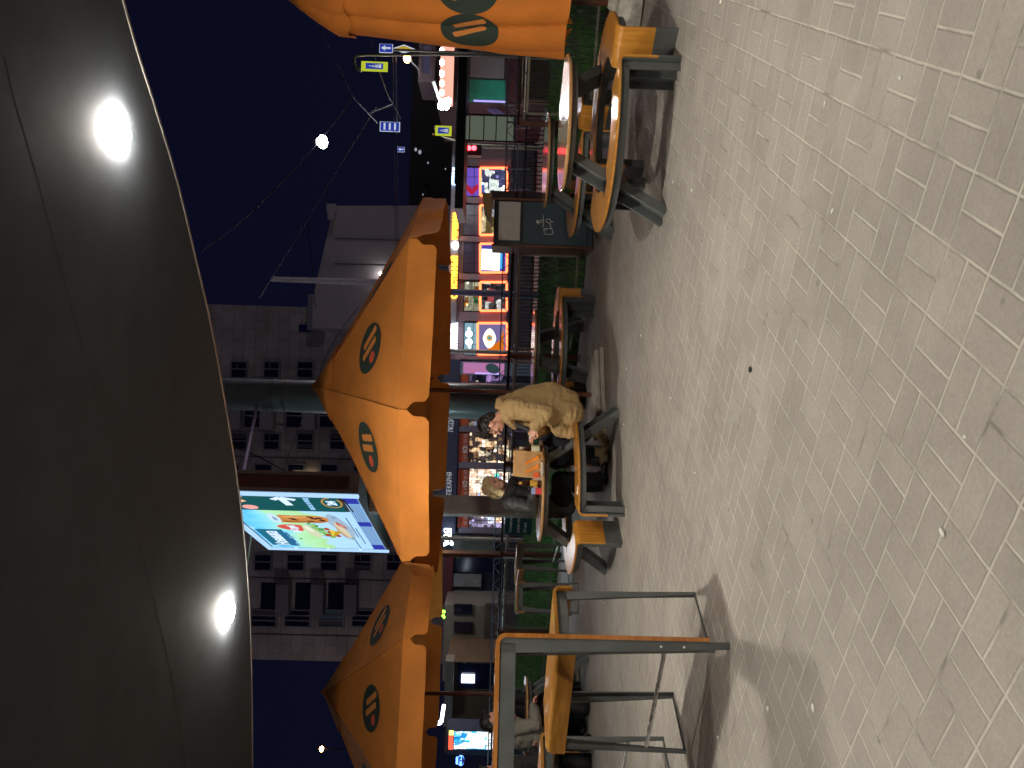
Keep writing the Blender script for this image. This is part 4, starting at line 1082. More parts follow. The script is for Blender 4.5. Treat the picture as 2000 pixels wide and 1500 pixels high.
def poster_mat():
    m, nt, out = nodes('poster_print')
    tc = N(nt, 'ShaderNodeTexCoord'); sp = N(nt, 'ShaderNodeSeparateXYZ'); 
    rl0 = N(nt, 'ShaderNodeVectorMath', operation='DOT_PRODUCT'); rl0.inputs[1].default_value = tuple(AD); nt.links.new(tc.outputs['Object'], rl0.inputs[0])
    nt.links.new(tc.outputs['Object'], sp.inputs[0])
    s = mnode(nt, 'DIVIDE', rl0.outputs['Value'], W_*.74); t = mnode(nt, 'DIVIDE', sp.outputs['Z'], Hh)
    nz = N(nt, 'ShaderNodeTexNoise'); nz.inputs['Scale'].default_value = 1.6; nz.inputs['Detail'].default_value = 3; nt.links.new(tc.outputs['Object'], nz.inputs['Vector'])
    k = mnode(nt, 'ADD', mnode(nt, 'MULTIPLY', t, .8), mnode(nt, 'MULTIPLY', nz.outputs['Fac'], .35))
    r = ramp(nt, [(.10, lin('#9fc3e4')), (.50, lin('#a2cdea')), (.53, lin('#9fd08e')), (.68, lin('#a5dcb0')), (.80, lin('#77cbf0')), (.9, lin('#59b6ef')), (1., lin('#b5e4fb'))])
    nt.links.new(k, r.inputs['Fac'])
    e = N(nt, 'ShaderNodeEmission'); e.inputs['Strength'].default_value = AG; nt.links.new(r.outputs['Color'], e.inputs['Color']); nt.links.new(e.outputs['Emission'], out.inputs['Surface'])
    return m
s_g = .735*W_
mb = MB(); quad(mb, .13, s_g, .30, Hh-.12, .012); po_ = mb.build('poster', poster_mat(), ab)
mb = MB(); quad(mb, s_g+.005, W_-.10, .36, Hh-.10, .012); mb.build('green_strip', glow('green_backlit', lin('#1f6266'), .8), ab)
mb = MB(); quad(mb, .13, W_-.10, .05, .295, .012); mb.build('timetable_strip', glow('pale_blue_backlit', lin('#8fbbe8'), .95), ab)
VI = glow('violet_print', lin('#3a45c0'), .8)
mb = MB()
for c_, w_ in ((W_-.33, .40), (s_g-.55-.25, .30), (.36, .40)): quad(mb, c_-w_/2, c_+w_/2, .06, .285, .019)
mb.build('violet_field', VI, ab)
mb = MB()
for t_ in (.09, .13, .17, .21, .25): quad(mb, .2, W_-.6, t_, t_+.008, .0165, .003)
mb.build('ruled_line', glow('thin_violet', lin('#5a78c8'), .7), ab)
WH = glow('white_backlit', lin('#cfe6ff'), 1.25)
def lit(name, m, pts, l=.02):
    return MB().pts3([adp(x, y, l) for x, y in pts], .004).build(name, m, ab)
def adtext(txt, s, t, size, width, m, name, l=.022, bold=.0, rot=0.):
    ax = AD*math.cos(rot)+Z3*math.sin(rot); ay = -AD*math.sin(rot)+Z3*math.cos(rot)
    return add_text(MB(), txt, size, fp(s, t, l), ax, ay, .004, bold, width).build(name, m, ab)
# arrow pointing up to the right-hand side, as thick strokes
def stroke(mb, p, q, w, l=.022):
    d = (q-p).normalized(); n = AN.cross(d); return mb.pts3([p-n*w/2, q-n*w/2, q+n*w/2, p+n*w/2] if True else [], .004)
mb = MB(); sc = s_g+(W_-.1-s_g)/2
tip = adp(547, 972, .022); tail = adp(566, 987, .022)
p0, p1, p2 = adp(532, 976, .022), adp(546, 972, .022), adp(576, 977, .022)
stroke(mb, p0, p1, .11); stroke(mb, p2, p1, .10); stroke(mb, tail, p1, .12)
mb.build('arrow', WH, ab)
adtext('кассы и вход', sc, adp(605, 984).z-zb, .13, .72, glow('pale_blue_text', lin('#93c7ef'), 1.1), 'arrow_words', bold=.004)
mb = MB(); c = adp(648, 983, .022)
for k in range(26):
    a0 = 2*math.pi*k/30; a1 = a0+2*math.pi/30
    for r_ in (.28,): stroke(mb, c+AD*r_*math.cos(a0)+Z3*(r_*.55*math.sin(a0)), c+AD*r_*math.cos(a1)+Z3*(r_*.55*math.sin(a1)), .03)
mb.build('ring_mark', glow('orange_backlit', lin('#c99a4e'), .9), ab)
adtext('24', c.xy.to_3d().__sub__(PL).dot(AD), c.z-zb, .2, .26, WH, 'ring_number', bold=.01)
# chain mark at the top of the strip: two bars and a dot
zz = zb+Hh-.42; mb = MB()
for k in (0, 1): stroke(mb, fp(sc-.10+.24*k, zz+.22-zb, .022), fp(sc+.14+.24*k, zz-.12-zb, .022), .13)
mb.build('strip_logo_bar', glow('peach_backlit', lin('#f0b890'), 1.15), ab)
MB().prism([(.13*math.cos(2*math.pi*k/20), .13*math.sin(2*math.pi*k/20)) for k in range(20)], fp(sc-.28, zz-.12-zb, .022), AD, Z3, .004).build('strip_logo_dot', glow('pink_backlit', lin('#f0a8a0'), 1.1), ab)
# poster picture: wrap roll, burger, red flash, headline
def blob(name, m, pts, l, k=5):
    n = len(pts); out = []
    for i in range(n):
        p0, p1, p2, p3 = (Vector(pts[(i+j) % n]) for j in (-1, 0, 1, 2))
        for j in range(k):
            t = j/k; out.append(.5*((2*p1)+(p2-p0)*t+(2*p0-5*p1+4*p2-p3)*t*t+(3*p1-p0-3*p2+p3)*t**3))
    return lit(name, m, [(p.x, p.y) for p in out], l)
def gp(col, k=1.0): return glow('print_'+col, lin(col), k)
blob('picture_shade', gp('#a9c3dc', .95), [(640, 1004), (664, 1014), (688, 1034), (694, 1052), (676, 1050), (654, 1030), (636, 1016)], .0165)
blob('roll_picture', gp('#d08c4c'), [(540, 1006), (570, 1006.5), (600, 1007), (628, 1009), (641, 1014), (640, 1019), (626, 1021), (600, 1020.5), (560, 1020), (543, 1017)], .0185)
blob('roll_shade', gp('#b8703a', .95), [(556, 1016), (600, 1017.5), (630, 1018), (639, 1018), (626, 1021), (600, 1020.5), (560, 1020)], .020)
blob('roll_highlight', gp('#e3ab6c', 1.05), [(552, 1008), (590, 1009), (620, 1010.5), (590, 1011), (556, 1010)], .020)
blob('roll_paper', gp('#c7e6f5', 1.1), [(521, 1004), (529, 1003), (541, 1008), (549, 1015), (549, 1020), (540, 1020), (527, 1013)], .022)
blob('roll_paper_hollow', gp('#93aac0'), [(532, 1008), (540, 1012), (543, 1016), (537, 1015), (532, 1011)], .024)
for x, y, d in ((604, 1010, 1.8), (612, 1013, 2.4), (622, 1012.5, 2.2), (629, 1016.5, 2.4), (607, 1018, 1.6), (570, 1013, 1.6), (576, 1015, 1.4)):
    blob('grill_mark', gp('#5d3a2c', .7), [(x-7, y-d*.5), (x, y-d*.7), (x+7, y+.3), (x+6, y+d*.6), (x-2, y+d*.3)], .026, 3)
blob('red_flash', gp('#d95a4c', 1.05), [(541, 1027), (550, 1024.5), (566, 1024), (586, 1025.5), (590, 1029), (593, 1036), (578, 1036), (560, 1033.5), (548, 1030.5)], .02)
adtext('149', adp(575, 1030).xy.to_3d().__sub__(PL).dot(AD), adp(575, 1030).z-zb, .24, .42, WH, 'flash_words', .028, .010) if False else adtext('до 2 руб', adp(575, 1030).xy.to_3d().__sub__(PL).dot(AD), adp(575, 1030).z-zb, .19, .52, WH, 'flash_words', .028, .006)
blob('bun_bottom', gp('#d9cfae', 1.05), [(653, 1020), (664, 1026), (678, 1037), (686, 1047), (684, 1051), (674, 1046), (662, 1036), (654, 1027)], .0205)
blob('bun_bottom_shade', gp('#c9a184', 1.0), [(655, 1026), (664, 1036), (676, 1045), (683, 1049), (674, 1047), (661, 1038)], .022)
rs = random.Random(8)
for k in range(26):
    q = k/25; x = 603+48*q+rs.uniform(-4, 4); y = 1024.5+22*q+rs.uniform(-3, 4.5); r_ = rs.uniform(2.5, 5)
    blob('salad', gp(('#7fc06f', '#5ea655', '#a5d58c', '#8fcf96')[k % 4], .95), [(x+r_*1.5*math.cos(2*math.pi*j/6)*rs.uniform(.7, 1.2), y+r_*.55*math.sin(2*math.pi*j/6)*rs.uniform(.7, 1.2)) for j in range(6)], .0215+.0003*k, 3)
blob('bun_top', gp('#d6d9b8', 1.05), [(591, 1026), (600, 1026), (612, 1033), (624, 1041), (631, 1048), (622, 1049), (607, 1043), (595, 1034)], .030)
blob('bun_top_light', gp('#e6efdc', 1.1), [(594, 1027.5), (603, 1030), (614, 1037), (608, 1037), (598, 1032)], .032)
for x, y in ((638, 1033), (645, 1039), (652, 1043), (660, 1046), (641, 1045)):
    blob('tomato', gp('#b8492f', .95), [(x-5, y-2), (x+2, y-1.5), (x+7, y+1.5), (x+3, y+2.6), (x-4, y+1)], .031, 3)
lit('cheese', gp('#e6c843', 1.05), [(643, 1034), (668, 1040), (651, 1049)], .034)
lit('cheese_shade', gp('#c9a02e', 1.0), [(655, 1037), (668, 1040), (651, 1049)], .0355)
blob('bacon', gp('#c4583f', .95), [(655, 1020), (662, 1022), (670, 1026), (679, 1032.5), (672, 1031), (663, 1027), (658, 1024)], .034, 3)
blob('bacon_fat', gp('#e0c0b0', 1.0), [(661, 1023), (669, 1027), (674, 1030), (668, 1028)], .0355, 3)
for x, y in ((690, 1052), (588, 1052)): blob('garnish', gp('#6fae62', .9), [(x-3, y-1), (x, y-1.5), (x+3, y), (x, y+1.2)], .02, 3)
blob('round_stamp', gp('#8fb2d0', .95), [(652+6*math.cos(2*math.pi*j/8), 1011+2.6*math.sin(2*math.pi*j/8)) for j in range(8)], .0175, 2)
adtext('Новинка', adp(541, 1046).xy.to_3d().__sub__(PL).dot(AD), adp(541, 1046).z-zb, .3, 1.25, glow('teal_print', lin('#2f7c98'), .8), 'headline_band', .02, .03) if False else None
hb = adp(540, 1047); sb, tb = (hb.xy.to_3d()-PL).dot(AD), hb.z-zb
mb = MB(); quad(mb, sb-.72, sb+.62, tb-.24, tb+.24, .018); mb.build('headline_band', glow('teal_print', lin('#2a7a9a'), .85), ab)
adtext('Новинка', sb-.05, tb-.02, .34, 1.15, WH, 'headline', .026, .008)
h2 = adp(567, 1050); adtext('Сочный ролл', (h2.xy.to_3d()-PL).dot(AD)-.05, h2.z-zb, .2, 1.15, glow('blue_print', lin('#3a78b8'), .75), 'sub_headline', .02, .006)
sm = glow('grey_print', lin('#6f95b8'), .75)
for k, (x, y, w_) in enumerate(((690, 1030, 1.5), (706, 1046, 1.3), (700, 1060, .9))):
    q = adp(x, y); mb = MB()
    s0, t0 = (q.xy.to_3d()-PL).dot(AD), q.z-zb; quad(mb, s0-w_/2, s0+w_/2, t0, t0+.022, .018, .003); mb.build('small_print', sm, ab)
mb = MB()
for t_ in (.55, 1.2, 1.85): quad(mb, .075, .125, t_, t_+.05, .03, .02)
mb.build('clip', WH, ab)
pl = MB(); pc = at(940, 988, 13.25); pz = Vector((pc.x, pc.y, 0))
pl.bar(pz, pz+Z3*zb, .27, .30, AD); pl.bar(pz+AD*.10+AN*.155, pz+AD*.10+AN*.155+Z3*zb, .06, .02, AD); pl.bar(pz-AD*.05+AN*.155, pz-AD*.05+AN*.155+Z3*zb, .05, .014, AD)
pl.build('pole', mat('pale_pole', lin('#c6c3c1'), .45, .0, var=.1), ab)
# tall round column in front of the flats
c0 = at(900, 783, 14.5); c0.z = 0
cl_ = thing('street_column', c0, 'thick grey-green round column rising past the umbrella top', 'column')
MB().lathe([(.34, 0), (.335, 3), (.30, 5.2), (.285, 9.5)], c0, 40).build('shaft', mat('column_paint', lin('#7d8684'), .32, .1, var=.12, scale=3), cl_, smooth=50)
mb = MB()
for x in (537, 560): z = at(x, 781, 14.5).z; mb.lathe([(.30, z-.012), (.306, z-.008), (.306, z+.008), (.30, z+.012)], c0, 40, cap=False)
mb.build('clamp_band', mat('band_metal', lin('#a08a80'), .3, .8), cl_, smooth=40)
a, b = at(503, 788, 14.4), at(474, 926, 12.6)
o = MB().tube([a, b], .03, 10).build('tie_bar', mat('lilac_bar', lin('#d3bdf0'), .4, .0), None, smooth=60); tag(o, 'lilac tie bar running from the round column to the advertising box', 'bar')  # lilac light on the bar is painted into its colour
o = MB().tube([at(490, 1048, 13.8), at(478, 1140, 13.9)], .014, 8).build('tie_rod', mat('pale_rod', lin('#c9cdb4'), .4), None, smooth=60); tag(o, 'thin pale rod above the far corner of the advertising box', 'rod')

# ------------------------------------------------------------------ wires
def wire(pts, d, r, name, label, m, group='overhead wires'):
    P_ = [at(x, y, dd) for (x, y), dd in zip(pts, d if isinstance(d, (list, tuple)) else [d]*len(pts))]
    o = MB().tube(smoothpts(P_, 5) if len(P_) > 2 else P_, r, 6).build(name, m, None, smooth=60); return tag(o, label, 'wire', group)
WM = mat('wire_metal', lin('#6f7078'), .4, .6); WD = mat('dark_wire', lin('#1d1f2a'), .5, .3)
wire([(455, 872), (509, 894), (552, 917), (600, 936), (655, 962), (690, 1000)], [14.2, 13.6, 13, 12.6, 12.2, 12.5], .012, 'slack_cable', 'slack black cable dropping to the advertising box', mat('black_cable', lin('#3a4048'), .3, .3))
wire([(767, 105), (769, 250), (772, 420), (776, 560)], 21, .012, 'contact_wire', 'upper of two trolley wires crossing the night sky', WM)
wire([(773, 105), (775, 250), (777, 420), (781, 560)], 21, .012, 'contact_wire', 'lower of two trolley wires crossing the night sky', WM)
wire([(612, 30), (690, 191)], 22, .012, 'span_wire', 'span wire running down from the closed umbrella top', WM)
wire([(690, 191), (738, 241)], 22, .016, 'span_wire', 'lower span wire ending at the blue lane sign', WM)
wire([(690, 191), (630, 268), (560, 345), (480, 425), (395, 490)], 22, .016, 'span_wire', 'span wire from the bright hanging lamp towards the flats', WD)
wire([(735, 210), (660, 330), (600, 430), (505, 585)], 24, .016, 'span_wire', 'long span wire slanting behind the hanging lamp', WD)
wire([(722, 80), (752, 172), (768, 205), (782, 232)], 21, .014, 'pull_off_wire', 'bent pull-off wire beside the trolley wires', WM)
wire([(720, 222), (766, 205)], 21.3, .02, 'pull_off_rod', 'short rod bracing the span wire to the trolley wires', WM)
wire([(616, 602), (608, 500), (598, 420)], 40, .02, 'aerial_wire', 'thin wire hanging before the plain gable wall', WD)
wire([(558, 905), (640, 690), (700, 600)], 34, .016, 'aerial_wire', 'thin wire crossing the block of flats', WD)
# bright hanging lamp
lp = at(630, 277, 22); hl = thing('hanging_street_lamp', lp, 'brilliant white street lamp hanging on span wires in the night sky', 'street lamp')
MB().ell(lp, (.19, .19, .14)).build('lamp_bulb', glow('street_white', (.9, .95, 1.0), 30), hl, smooth=80)
MB().lathe([(.1, .16), (.08, .2), (.04, .24), (.02, .3)], lp, 16).build('hood', GREYM, hl, smooth=40)

# ------------------------------------------------------------------ block of flats
FD = 65.0
def flat_wall_mat():
    m, nt, out = nodes('concrete_panel_wall'); b = N(nt, 'ShaderNodeBsdfPrincipled'); tc = N(nt, 'ShaderNodeTexCoord')
    mp = N(nt, 'ShaderNodeMapping'); mp.inputs['Rotation'].default_value = (R(90), 0, 0); nt.links.new(tc.outputs['Object'], mp.inputs['Vector'])
    br = N(nt, 'ShaderNodeTexBrick'); br.offset = .5; br.inputs['Scale'].default_value = 1; br.inputs['Brick Width'].default_value = 1.55; br.inputs['Row Height'].default_value = .94
    br.inputs['Mortar Size'].default_value = .022; br.inputs['Color1'].default_value = (.27, .25, .26, 1); br.inputs['Color2'].default_value = (.34, .32, .32, 1); br.inputs['Mortar'].default_value = (.17, .155, .165, 1)
    nt.links.new(mp.outputs['Vector'], br.inputs['Vector'])
    nz = N(nt, 'ShaderNodeTexNoise'); nz.inputs['Scale'].default_value = .35; nz.inputs['Detail'].default_value = 8; nt.links.new(tc.outputs['Object'], nz.inputs['Vector'])
    r = ramp(nt, [(.3, (.62, .6, .6)), (.65, (1.05, 1.03, 1.03))]); nt.links.new(nz.outputs['Fac'], r.inputs['Fac'])
    mx = N(nt, 'ShaderNodeMix', data_type='RGBA', blend_type='MULTIPLY'); mx.inputs[0].default_value = 1; nt.links.new(br.outputs['Color'], mx.inputs[6]); nt.links.new(r.outputs['Color'], mx.inputs[7])
    nt.links.new(mx.outputs[2], b.inputs['Base Color']); b.inputs['Roughness'].default_value = .9; nt.links.new(b.outputs['BSDF'], out.inputs['Surface']); return m
FW_ = flat_wall_mat(); PANE = glassy('night_pane', lin('#151930'), .1); WFR = mat('window_frame_paint', lin('#706e7a'), .6); TEALP = glassy('teal_blind', lin('#2f5a6b'), .5)
bl = thing('apartment_block', (0, FD, 0), 'tall dim apartment block of concrete panels behind the umbrellas', 'building')
xr = at(500, 597, FD).x; xl = at(500, 1288, FD).x
MB().box(((xl+xr)/2, FD+6, 14.9), (xr-xl, 12, 30)).build('wall', FW_, bl)
rw = random.Random(9)
def fwin(x, y, w, h, pane=PANE, bars=1, mull=False):
    c = at(x, y, FD); mb = MB(); y0 = FD-.06
    for dx in (-w/2, w/2): mb.box((c.x+dx, y0, c.z), (.09, .16, h+.09))
    for dz in (-h/2, h/2): mb.box((c.x, y0, c.z+dz), (w-.09, .16, .09))
    for k in range(bars): mb.box((c.x-w/2+w*(k+1)/(bars+1)+.05*(k == 0), y0, c.z), (.09, .14, h-.09))
    if mull: mb.box((c.x+w*.28, y0+.01, c.z+h*.12), (w*.4, .12, .05))
    f = mb.build('window', WFR, bl); MB().box((c.x, FD-.02, c.z), (w-.08, .06, h-.08)).build('pane', pane, f)
    MB().box((c.x, FD-.13, c.z-h/2-.09), (w+.25, .26, .06)).build('sill', WFR, f)
    if rw.random() < .4: MB().box((c.x+rw.choice((-1, 1))*w*.3, FD-.055, c.z), (w*.24, .02, h-.14)).build('curtain', mat('dull_curtain', lin('#4a4652'), .9), f)
for y in (722, 862):
    for x in (402, 467, 531, 596, 660, 725): fwin(x, y, 1.35, 1.3, PANE if rw.random() > .2 else TEALP, 1, rw.random() > .4)
for y in (922, 1098):
    for x in (450, 514, 578, 643, 708, 772): fwin(x, y, 1.35, 1.4, PANE, 1, rw.random() > .5)
for x in (450, 515, 581, 647, 712): fwin(x, 1207, 1.4, 2.1, TEALP if x == 647 else PANE, 2)
for x in (445, 509, 590, 655, 720):                     # glazed loggias
    c = at(x, 800, FD); mb = MB(); mb.box((c.x, FD-.45, c.z-.75), (3.2, .9, 1.1)); f = mb.build('loggia', mat('loggia_panel', lin('#7d7a84'), .8, var=.2), bl)
    MB().box((c.x, FD-.35, c.z+.5), (3.0, .6, 1.3)).build('loggia_glass', PANE, f)
    mb = MB()
    for dx in (-1.5, -.5, .5, 1.5): mb.box((c.x+dx, FD-.68, c.z+.5), (.1, .08, 1.4))
    mb.box((c.x, FD-.68, c.z+1.17), (3.1, .08, .12)); mb.build('loggia_bar', WFR, f)
for x in (545, 612, 676):                               # deep balconies
    c = at(x, 1165, FD); f = MB().box((c.x, FD-.6, c.z-.55), (2.6, 1.2, 1.05)).build('balcony', mat('balcony_panel', lin('#6a6670'), .85, var=.2), bl)
    MB().box((c.x, FD-.04, c.z+.75), (2.3, .06, 1.5)).build('balcony_recess', PANE, f)
c = at(622, 612, FD); f = MB().box((c.x, FD-.5, c.z), (3.0, 1.0, 1.35)).build('duct_housing', mat('grey_housing', lin('#71727e'), .8, var=.15), bl)
c = at(597, 641, FD); MB().box((c.x, FD-.05, c.z), (.6, .1, 1.1)).build('blue_window', glassy('blue_pane', lin('#1b2450'), .2), bl)
c = at(590, 926, FD-1); ll = MB().box((c.x, FD-.35, c.z), (.32, .2, 2.0)).build('stair_light', glow('warm_stair_light', (1, .72, .38), 1.6), bl)
mb = MB()
for y in (765, 830, 895, 985, 1130, 1240): c = at(600, y, FD); mb.box((c.x, FD-.03, 15), (.07, .06, 29.8))
mb.build('downpipe', mat('dark_pipe', lin('#3a3840'), .7), bl)
# plain gable block
GD = 50.0
gb = thing('gable_building', (0, GD, 0), 'plain grey blank gable wall with sloping roofline beside the flats', 'building')
pts = [at(1060, 402, GD), at(655, 402, GD), at(648, 420, GD), at(612, 578, GD), at(610, 640, GD), at(1060, 700, GD)]
P0 = [(p_.x, p_.z if 0 < i < 5 else -.1) for i, p_ in enumerate(pts)]; P0[0] = (P0[0][0], -.1); P0[5] = (P0[4][0], -.1)
mb = MB(); mb.prism(list(reversed(P0)), (0, GD, 0), X3, Z3, 14); 
gw = mat('plain_render', lin('#8f878c'), .9, var=.12, scale=.5); mb.build('wall', gw, gb)
def pxbox(name, m, parent, x0, x1, y0, y1, d, t): return rbox(MB(), x0, x1, y0, y1, d, t).build(name, m, parent)
pxbox('parapet_block', gw, gb, 638, 656, 398, 412, GD-.2, 2)
pxbox('roof_stub', gw, gb, 640, 652, 412, 428, GD-.3, 1.4)
pxbox('lit_window', glow('dim_warm_window', (1., .85, .62), .7), gb, 689, 722, 550, 555, GD-.06, .05)
c = at(743, 534, GD-.4); MB().ell(c, .10).build('wall_lamp', glow('wall_lamp_white', (1, .96, .9), 60), gb, smooth=80)
mb = MB()
for y in (520, 470): c = at(800, y, GD); mb.box((c.x, GD-.02, 8), (.05, .04, 8))
mb.build('wall_joint', mat('dark_pipe', lin('#3a3840'), .7), gb)
c = at(740, 552, 40); c.z = 0; h = at(530, 558, 40).z
o = MB().lathe([(.24, 0), (.19, h*.5), (.13, h)], c, 14).build('mast', mat('pale_mast', lin('#a39fa6'), .6), None, smooth=50); tag(o, 'tall pale steel mast standing before the grey gable wall', 'mast')

# ------------------------------------------------------------------ street front opposite
SD = 28.0
sb_ = thing('shop_building', (0, SD, 0), 'low pinkish shop building with neon framed windows across the street', 'building')
PINK = mat('pink_tile', lin('#9a7f86'), .6, var=.12, scale=3); GREYP = mat('grey_tile', lin('#8b8792'), .6, var=.1, scale=3)
def wallbox(parent, m, y0, y1, xt, d, depth, name='wall'):
    a_, b_ = at(xt, y1, d), at(xt, y0, d); top_ = (a_.z+b_.z)/2
    return MB().box(((a_.x+b_.x)/2, d+depth/2, top_/2), (b_.x-a_.x, depth, top_)).build(name, m, parent)
wallbox(sb_, PINK, 205, 702, 879, SD+.15, 8)
pxbox('fascia', mat('grey_fascia', lin('#93909a'), .6, var=.1), sb_, 879, 896, 205, 690, SD-.1, .22)
NEON = glow('red_neon', (1., .13, .045), 5.5)
def shop_window(y0, y1, transom, display, neon=True, x0=905, xm=938, x1=990):
    w = pxbox('shop_window', mat('dark_window_frame', lin('#26242c'), .5), sb_, x0, x1+3, y0, y1, SD+.02, .13)
    pxbox('transom', transom, w, x0+2, xm-2, y0+2, y1-2, SD-.02, .04)
    pxbox('display', display, w, xm+2, x1, y0+3, y1-3, SD-.02, .04)
    mb = MB()
    for k in range(1, 3): q = y0+(y1-y0)*k/3; rbox(mb, x0+2, xm-2, q-.4, q+.4, SD-.04, .02)
    rbox(mb, (x0+xm)/2+4, (x0+xm)/2+5, y0+2, y1-2, SD-.045, .02); mb.build('glazing_bar', mat('dark_window_frame', lin('#26242c'), .5), w)
    if neon:
        mb = MB(); 
        for q in (y0+2, y1-2):
            mb.tube([at(xm, q, SD-.1), at(x1, q, SD-.1)], .042, 8)
        mb.tube([at(xm, y0+2, SD-.1), at(xm, y1-2, SD-.1)], .042, 8); mb.tube([at(x1, y0+2, SD-.1), at(x1, y1-2, SD-.1)], .042, 8)
        mb.build('neon_frame', NEON, w, smooth=60)
    return w
DKT = mat('smoked_transom', lin('#4b4560'), .3, var=.1)
w1 = shop_window(326, 384, glow('violet_transom', lin('#7d5fd8'), .75), glow_cells('fridge_display', [(0, (.05, .05, .12)), (.3, (.12, .2, .7)), (.45, (.9, .95, .9)), (.8, (.75, .85, .8))], 1.8, (2.2, 2, 2.6)))
mb = MB(); 
for a_ in range(7): q = at(912+a_*3.2, 375-abs(a_-3)*3, SD-.05); mb.ell(q, (.12, .02, .05))
mb.build('red_splash', glow('red_print2', lin('#c22846'), .8), w1)
w2 = shop_window(399, 461, DKT, glow_cells('lit_counter', [(0, (.2, .14, .05)), (.35, (.75, .6, .35)), (.6, (.9, .92, .95)), (.8, (.5, .5, .55))], 1.5, (1.2, 1, 1.5)))
w3 = shop_window(474, 534, DKT, glow('violet_room', lin('#5a55c8'), .7))
pxbox('bright_screen', glow('white_screen', (.85, .95, 1.), 5.), w3, 941, 976, 487, 527, SD-.06, .03); pxbox('blue_glow', glow('cyan_screen', (.05, .35, .9), 1.3), w3, 976, 982, 487, 525, SD-.055, .03)
w4 = shop_window(549, 609, glow_cells('cream_transom', [(0, lin('#c9c8a8')), (.6, lin('#d8d4bc')), (.8, lin('#4f9a5c')), (.92, lin('#e0904a'))], .8, (2, 1, 3)), glow_cells('dim_shop', [(0, (.03, .03, .035)), (.55, (.1, .09, .09)), (.75, (.95, .95, .9)), (.9, (.3, .05, .05))], 1.4, (3, 1, 4)))
w5 = shop_window(629, 694, glow('teal_transom', lin('#8fb7c9'), .85), glow('mauve_poster', lin('#8d7fb8'), .7), xm=933)
mb = MB()
for y_ in (652, 668):
    mb.ell(at(916, y_, SD-.05), (.13, .02, .13)); 
mb.ell(at(916, 642, SD-.05), (.06, .02, .05)); mb.ell(at(917, 677, SD-.05), (.06, .02, .06)); mb.build('white_disc', glow('white_disc', (1, 1, 1), 2.2), w5)
cE = at(956, 661, SD-.05); mb = MB()
ol = [(.36*math.cos(2*math.pi*k/28), .24*math.sin(2*math.pi*k/28)*(1-.25*abs(math.cos(2*math.pi*k/28)))) for k in range(28)]
mb.prism(ol, cE, X3, Z3, .02); mb.build('eye_picture', glow('eye_white', (1, .95, .8), 2.0), w5)
mb = MB(); mb.prism([(.12*math.cos(2*math.pi*k/20), .12*math.sin(2*math.pi*k/20)) for k in range(20)], cE+Vector((.02, -.01, .0)), X3, Z3, .012); mb.build('eye_iris', glow('iris', lin('#d9a860'), 1.0), w5)
mb = MB(); mb.prism([(.05*math.cos(2*math.pi*k/16), .05*math.sin(2*math.pi*k/16)) for k in range(16)], cE+Vector((.02, -.02, .0)), X3, Z3, .012); mb.build('eye_pupil', glow('pupil', lin('#1f9fb4'), .9), w5)
mb = MB(); mb.pts3([at(984, 690, SD-.05), at(984, 640, SD-.05), at(976, 665, SD-.05), at(940, 690, SD-.05)], .02); mb.build('orange_corner', glow('orange_corner', lin('#d8701c'), 1.0), w5)
for y0, y1 in ((386, 397), (463, 472), (536, 547), (611, 627), (696, 702), (311, 324)):
    f = pxbox('pilaster', PINK, sb_, 897, 1040, y0, y1, SD-.05, .18)
    pxbox('pilaster_tile', GREYP, f, 917, 934, y0+.3, y1-.3, SD-.07, .03)
# shop lettering
pxbox('plinth', mat('shop_plinth', lin('#3c3a42'), .8, var=.2), sb_, 994, 1040, 205, 700, SD-.12, .06)
OL = glow('orange_letters', (1., .36, .03), 6.); WL = glow('white_letters', (.75, .85, 1.), 7.)
def sign(txt, y0, y1, x0, x1, d, m, label, name='lit_sign', bold=.012):
    c_ = at((x0+x1)/2, (y0+y1)/2, d); w = (y1-y0)/FPX*d; h = (x1-x0)/FPX*d
    o_ = add_text(MB(), txt, h*1.35, c_, X3, Z3, .04, bold, w).build(name, m, None); return tag(o_, label, 'shop sign', 'lit shop lettering')
sign('С', 572, 583, 882, 894, SD-.16, OL, 'single orange lit letter just left of the dark pillar')
sign('ИСТИННЫЙ', 500, 563, 883, 894, SD-.16, OL, 'longer orange lit word on the shop fascia left of the white disc')
sign('ВЕРШИНА', 414, 468, 885, 895, SD-.16, OL, 'shorter orange lit word on the shop fascia right of the white disc')
c = at(889, 479, SD-.18); o = MB().ell(c, (.15, .05, .13)).build('lit_disc', glow('white_disc_lit', (1, 1, .9), 8), None, smooth=80); tag(o, 'white lit disc between the two orange words', 'shop sign', 'lit shop lettering')
sign('ОПТИКА', 631, 686, 880, 893, SD-.16, WL, 'white lit word above the eye poster window', bold=.03)
sign('АПТЕКА 24', 327, 362, 884, 893, SD-.16, glow('blue_white_letters', (.45, .65, 1.), 5.), 'small blue-white lit word near the shelter roof')
# dark pillar before window four
c = at(900, 571, 25); c.z = 0; o = MB().lathe([(.11, 0), (.105, 4.2)], c, 14).build('street_pole', mat('dark_pole', lin('#4a4860'), .5, .3), None, smooth=50); tag(o, 'dark street pole cutting through the orange lit word', 'pole')

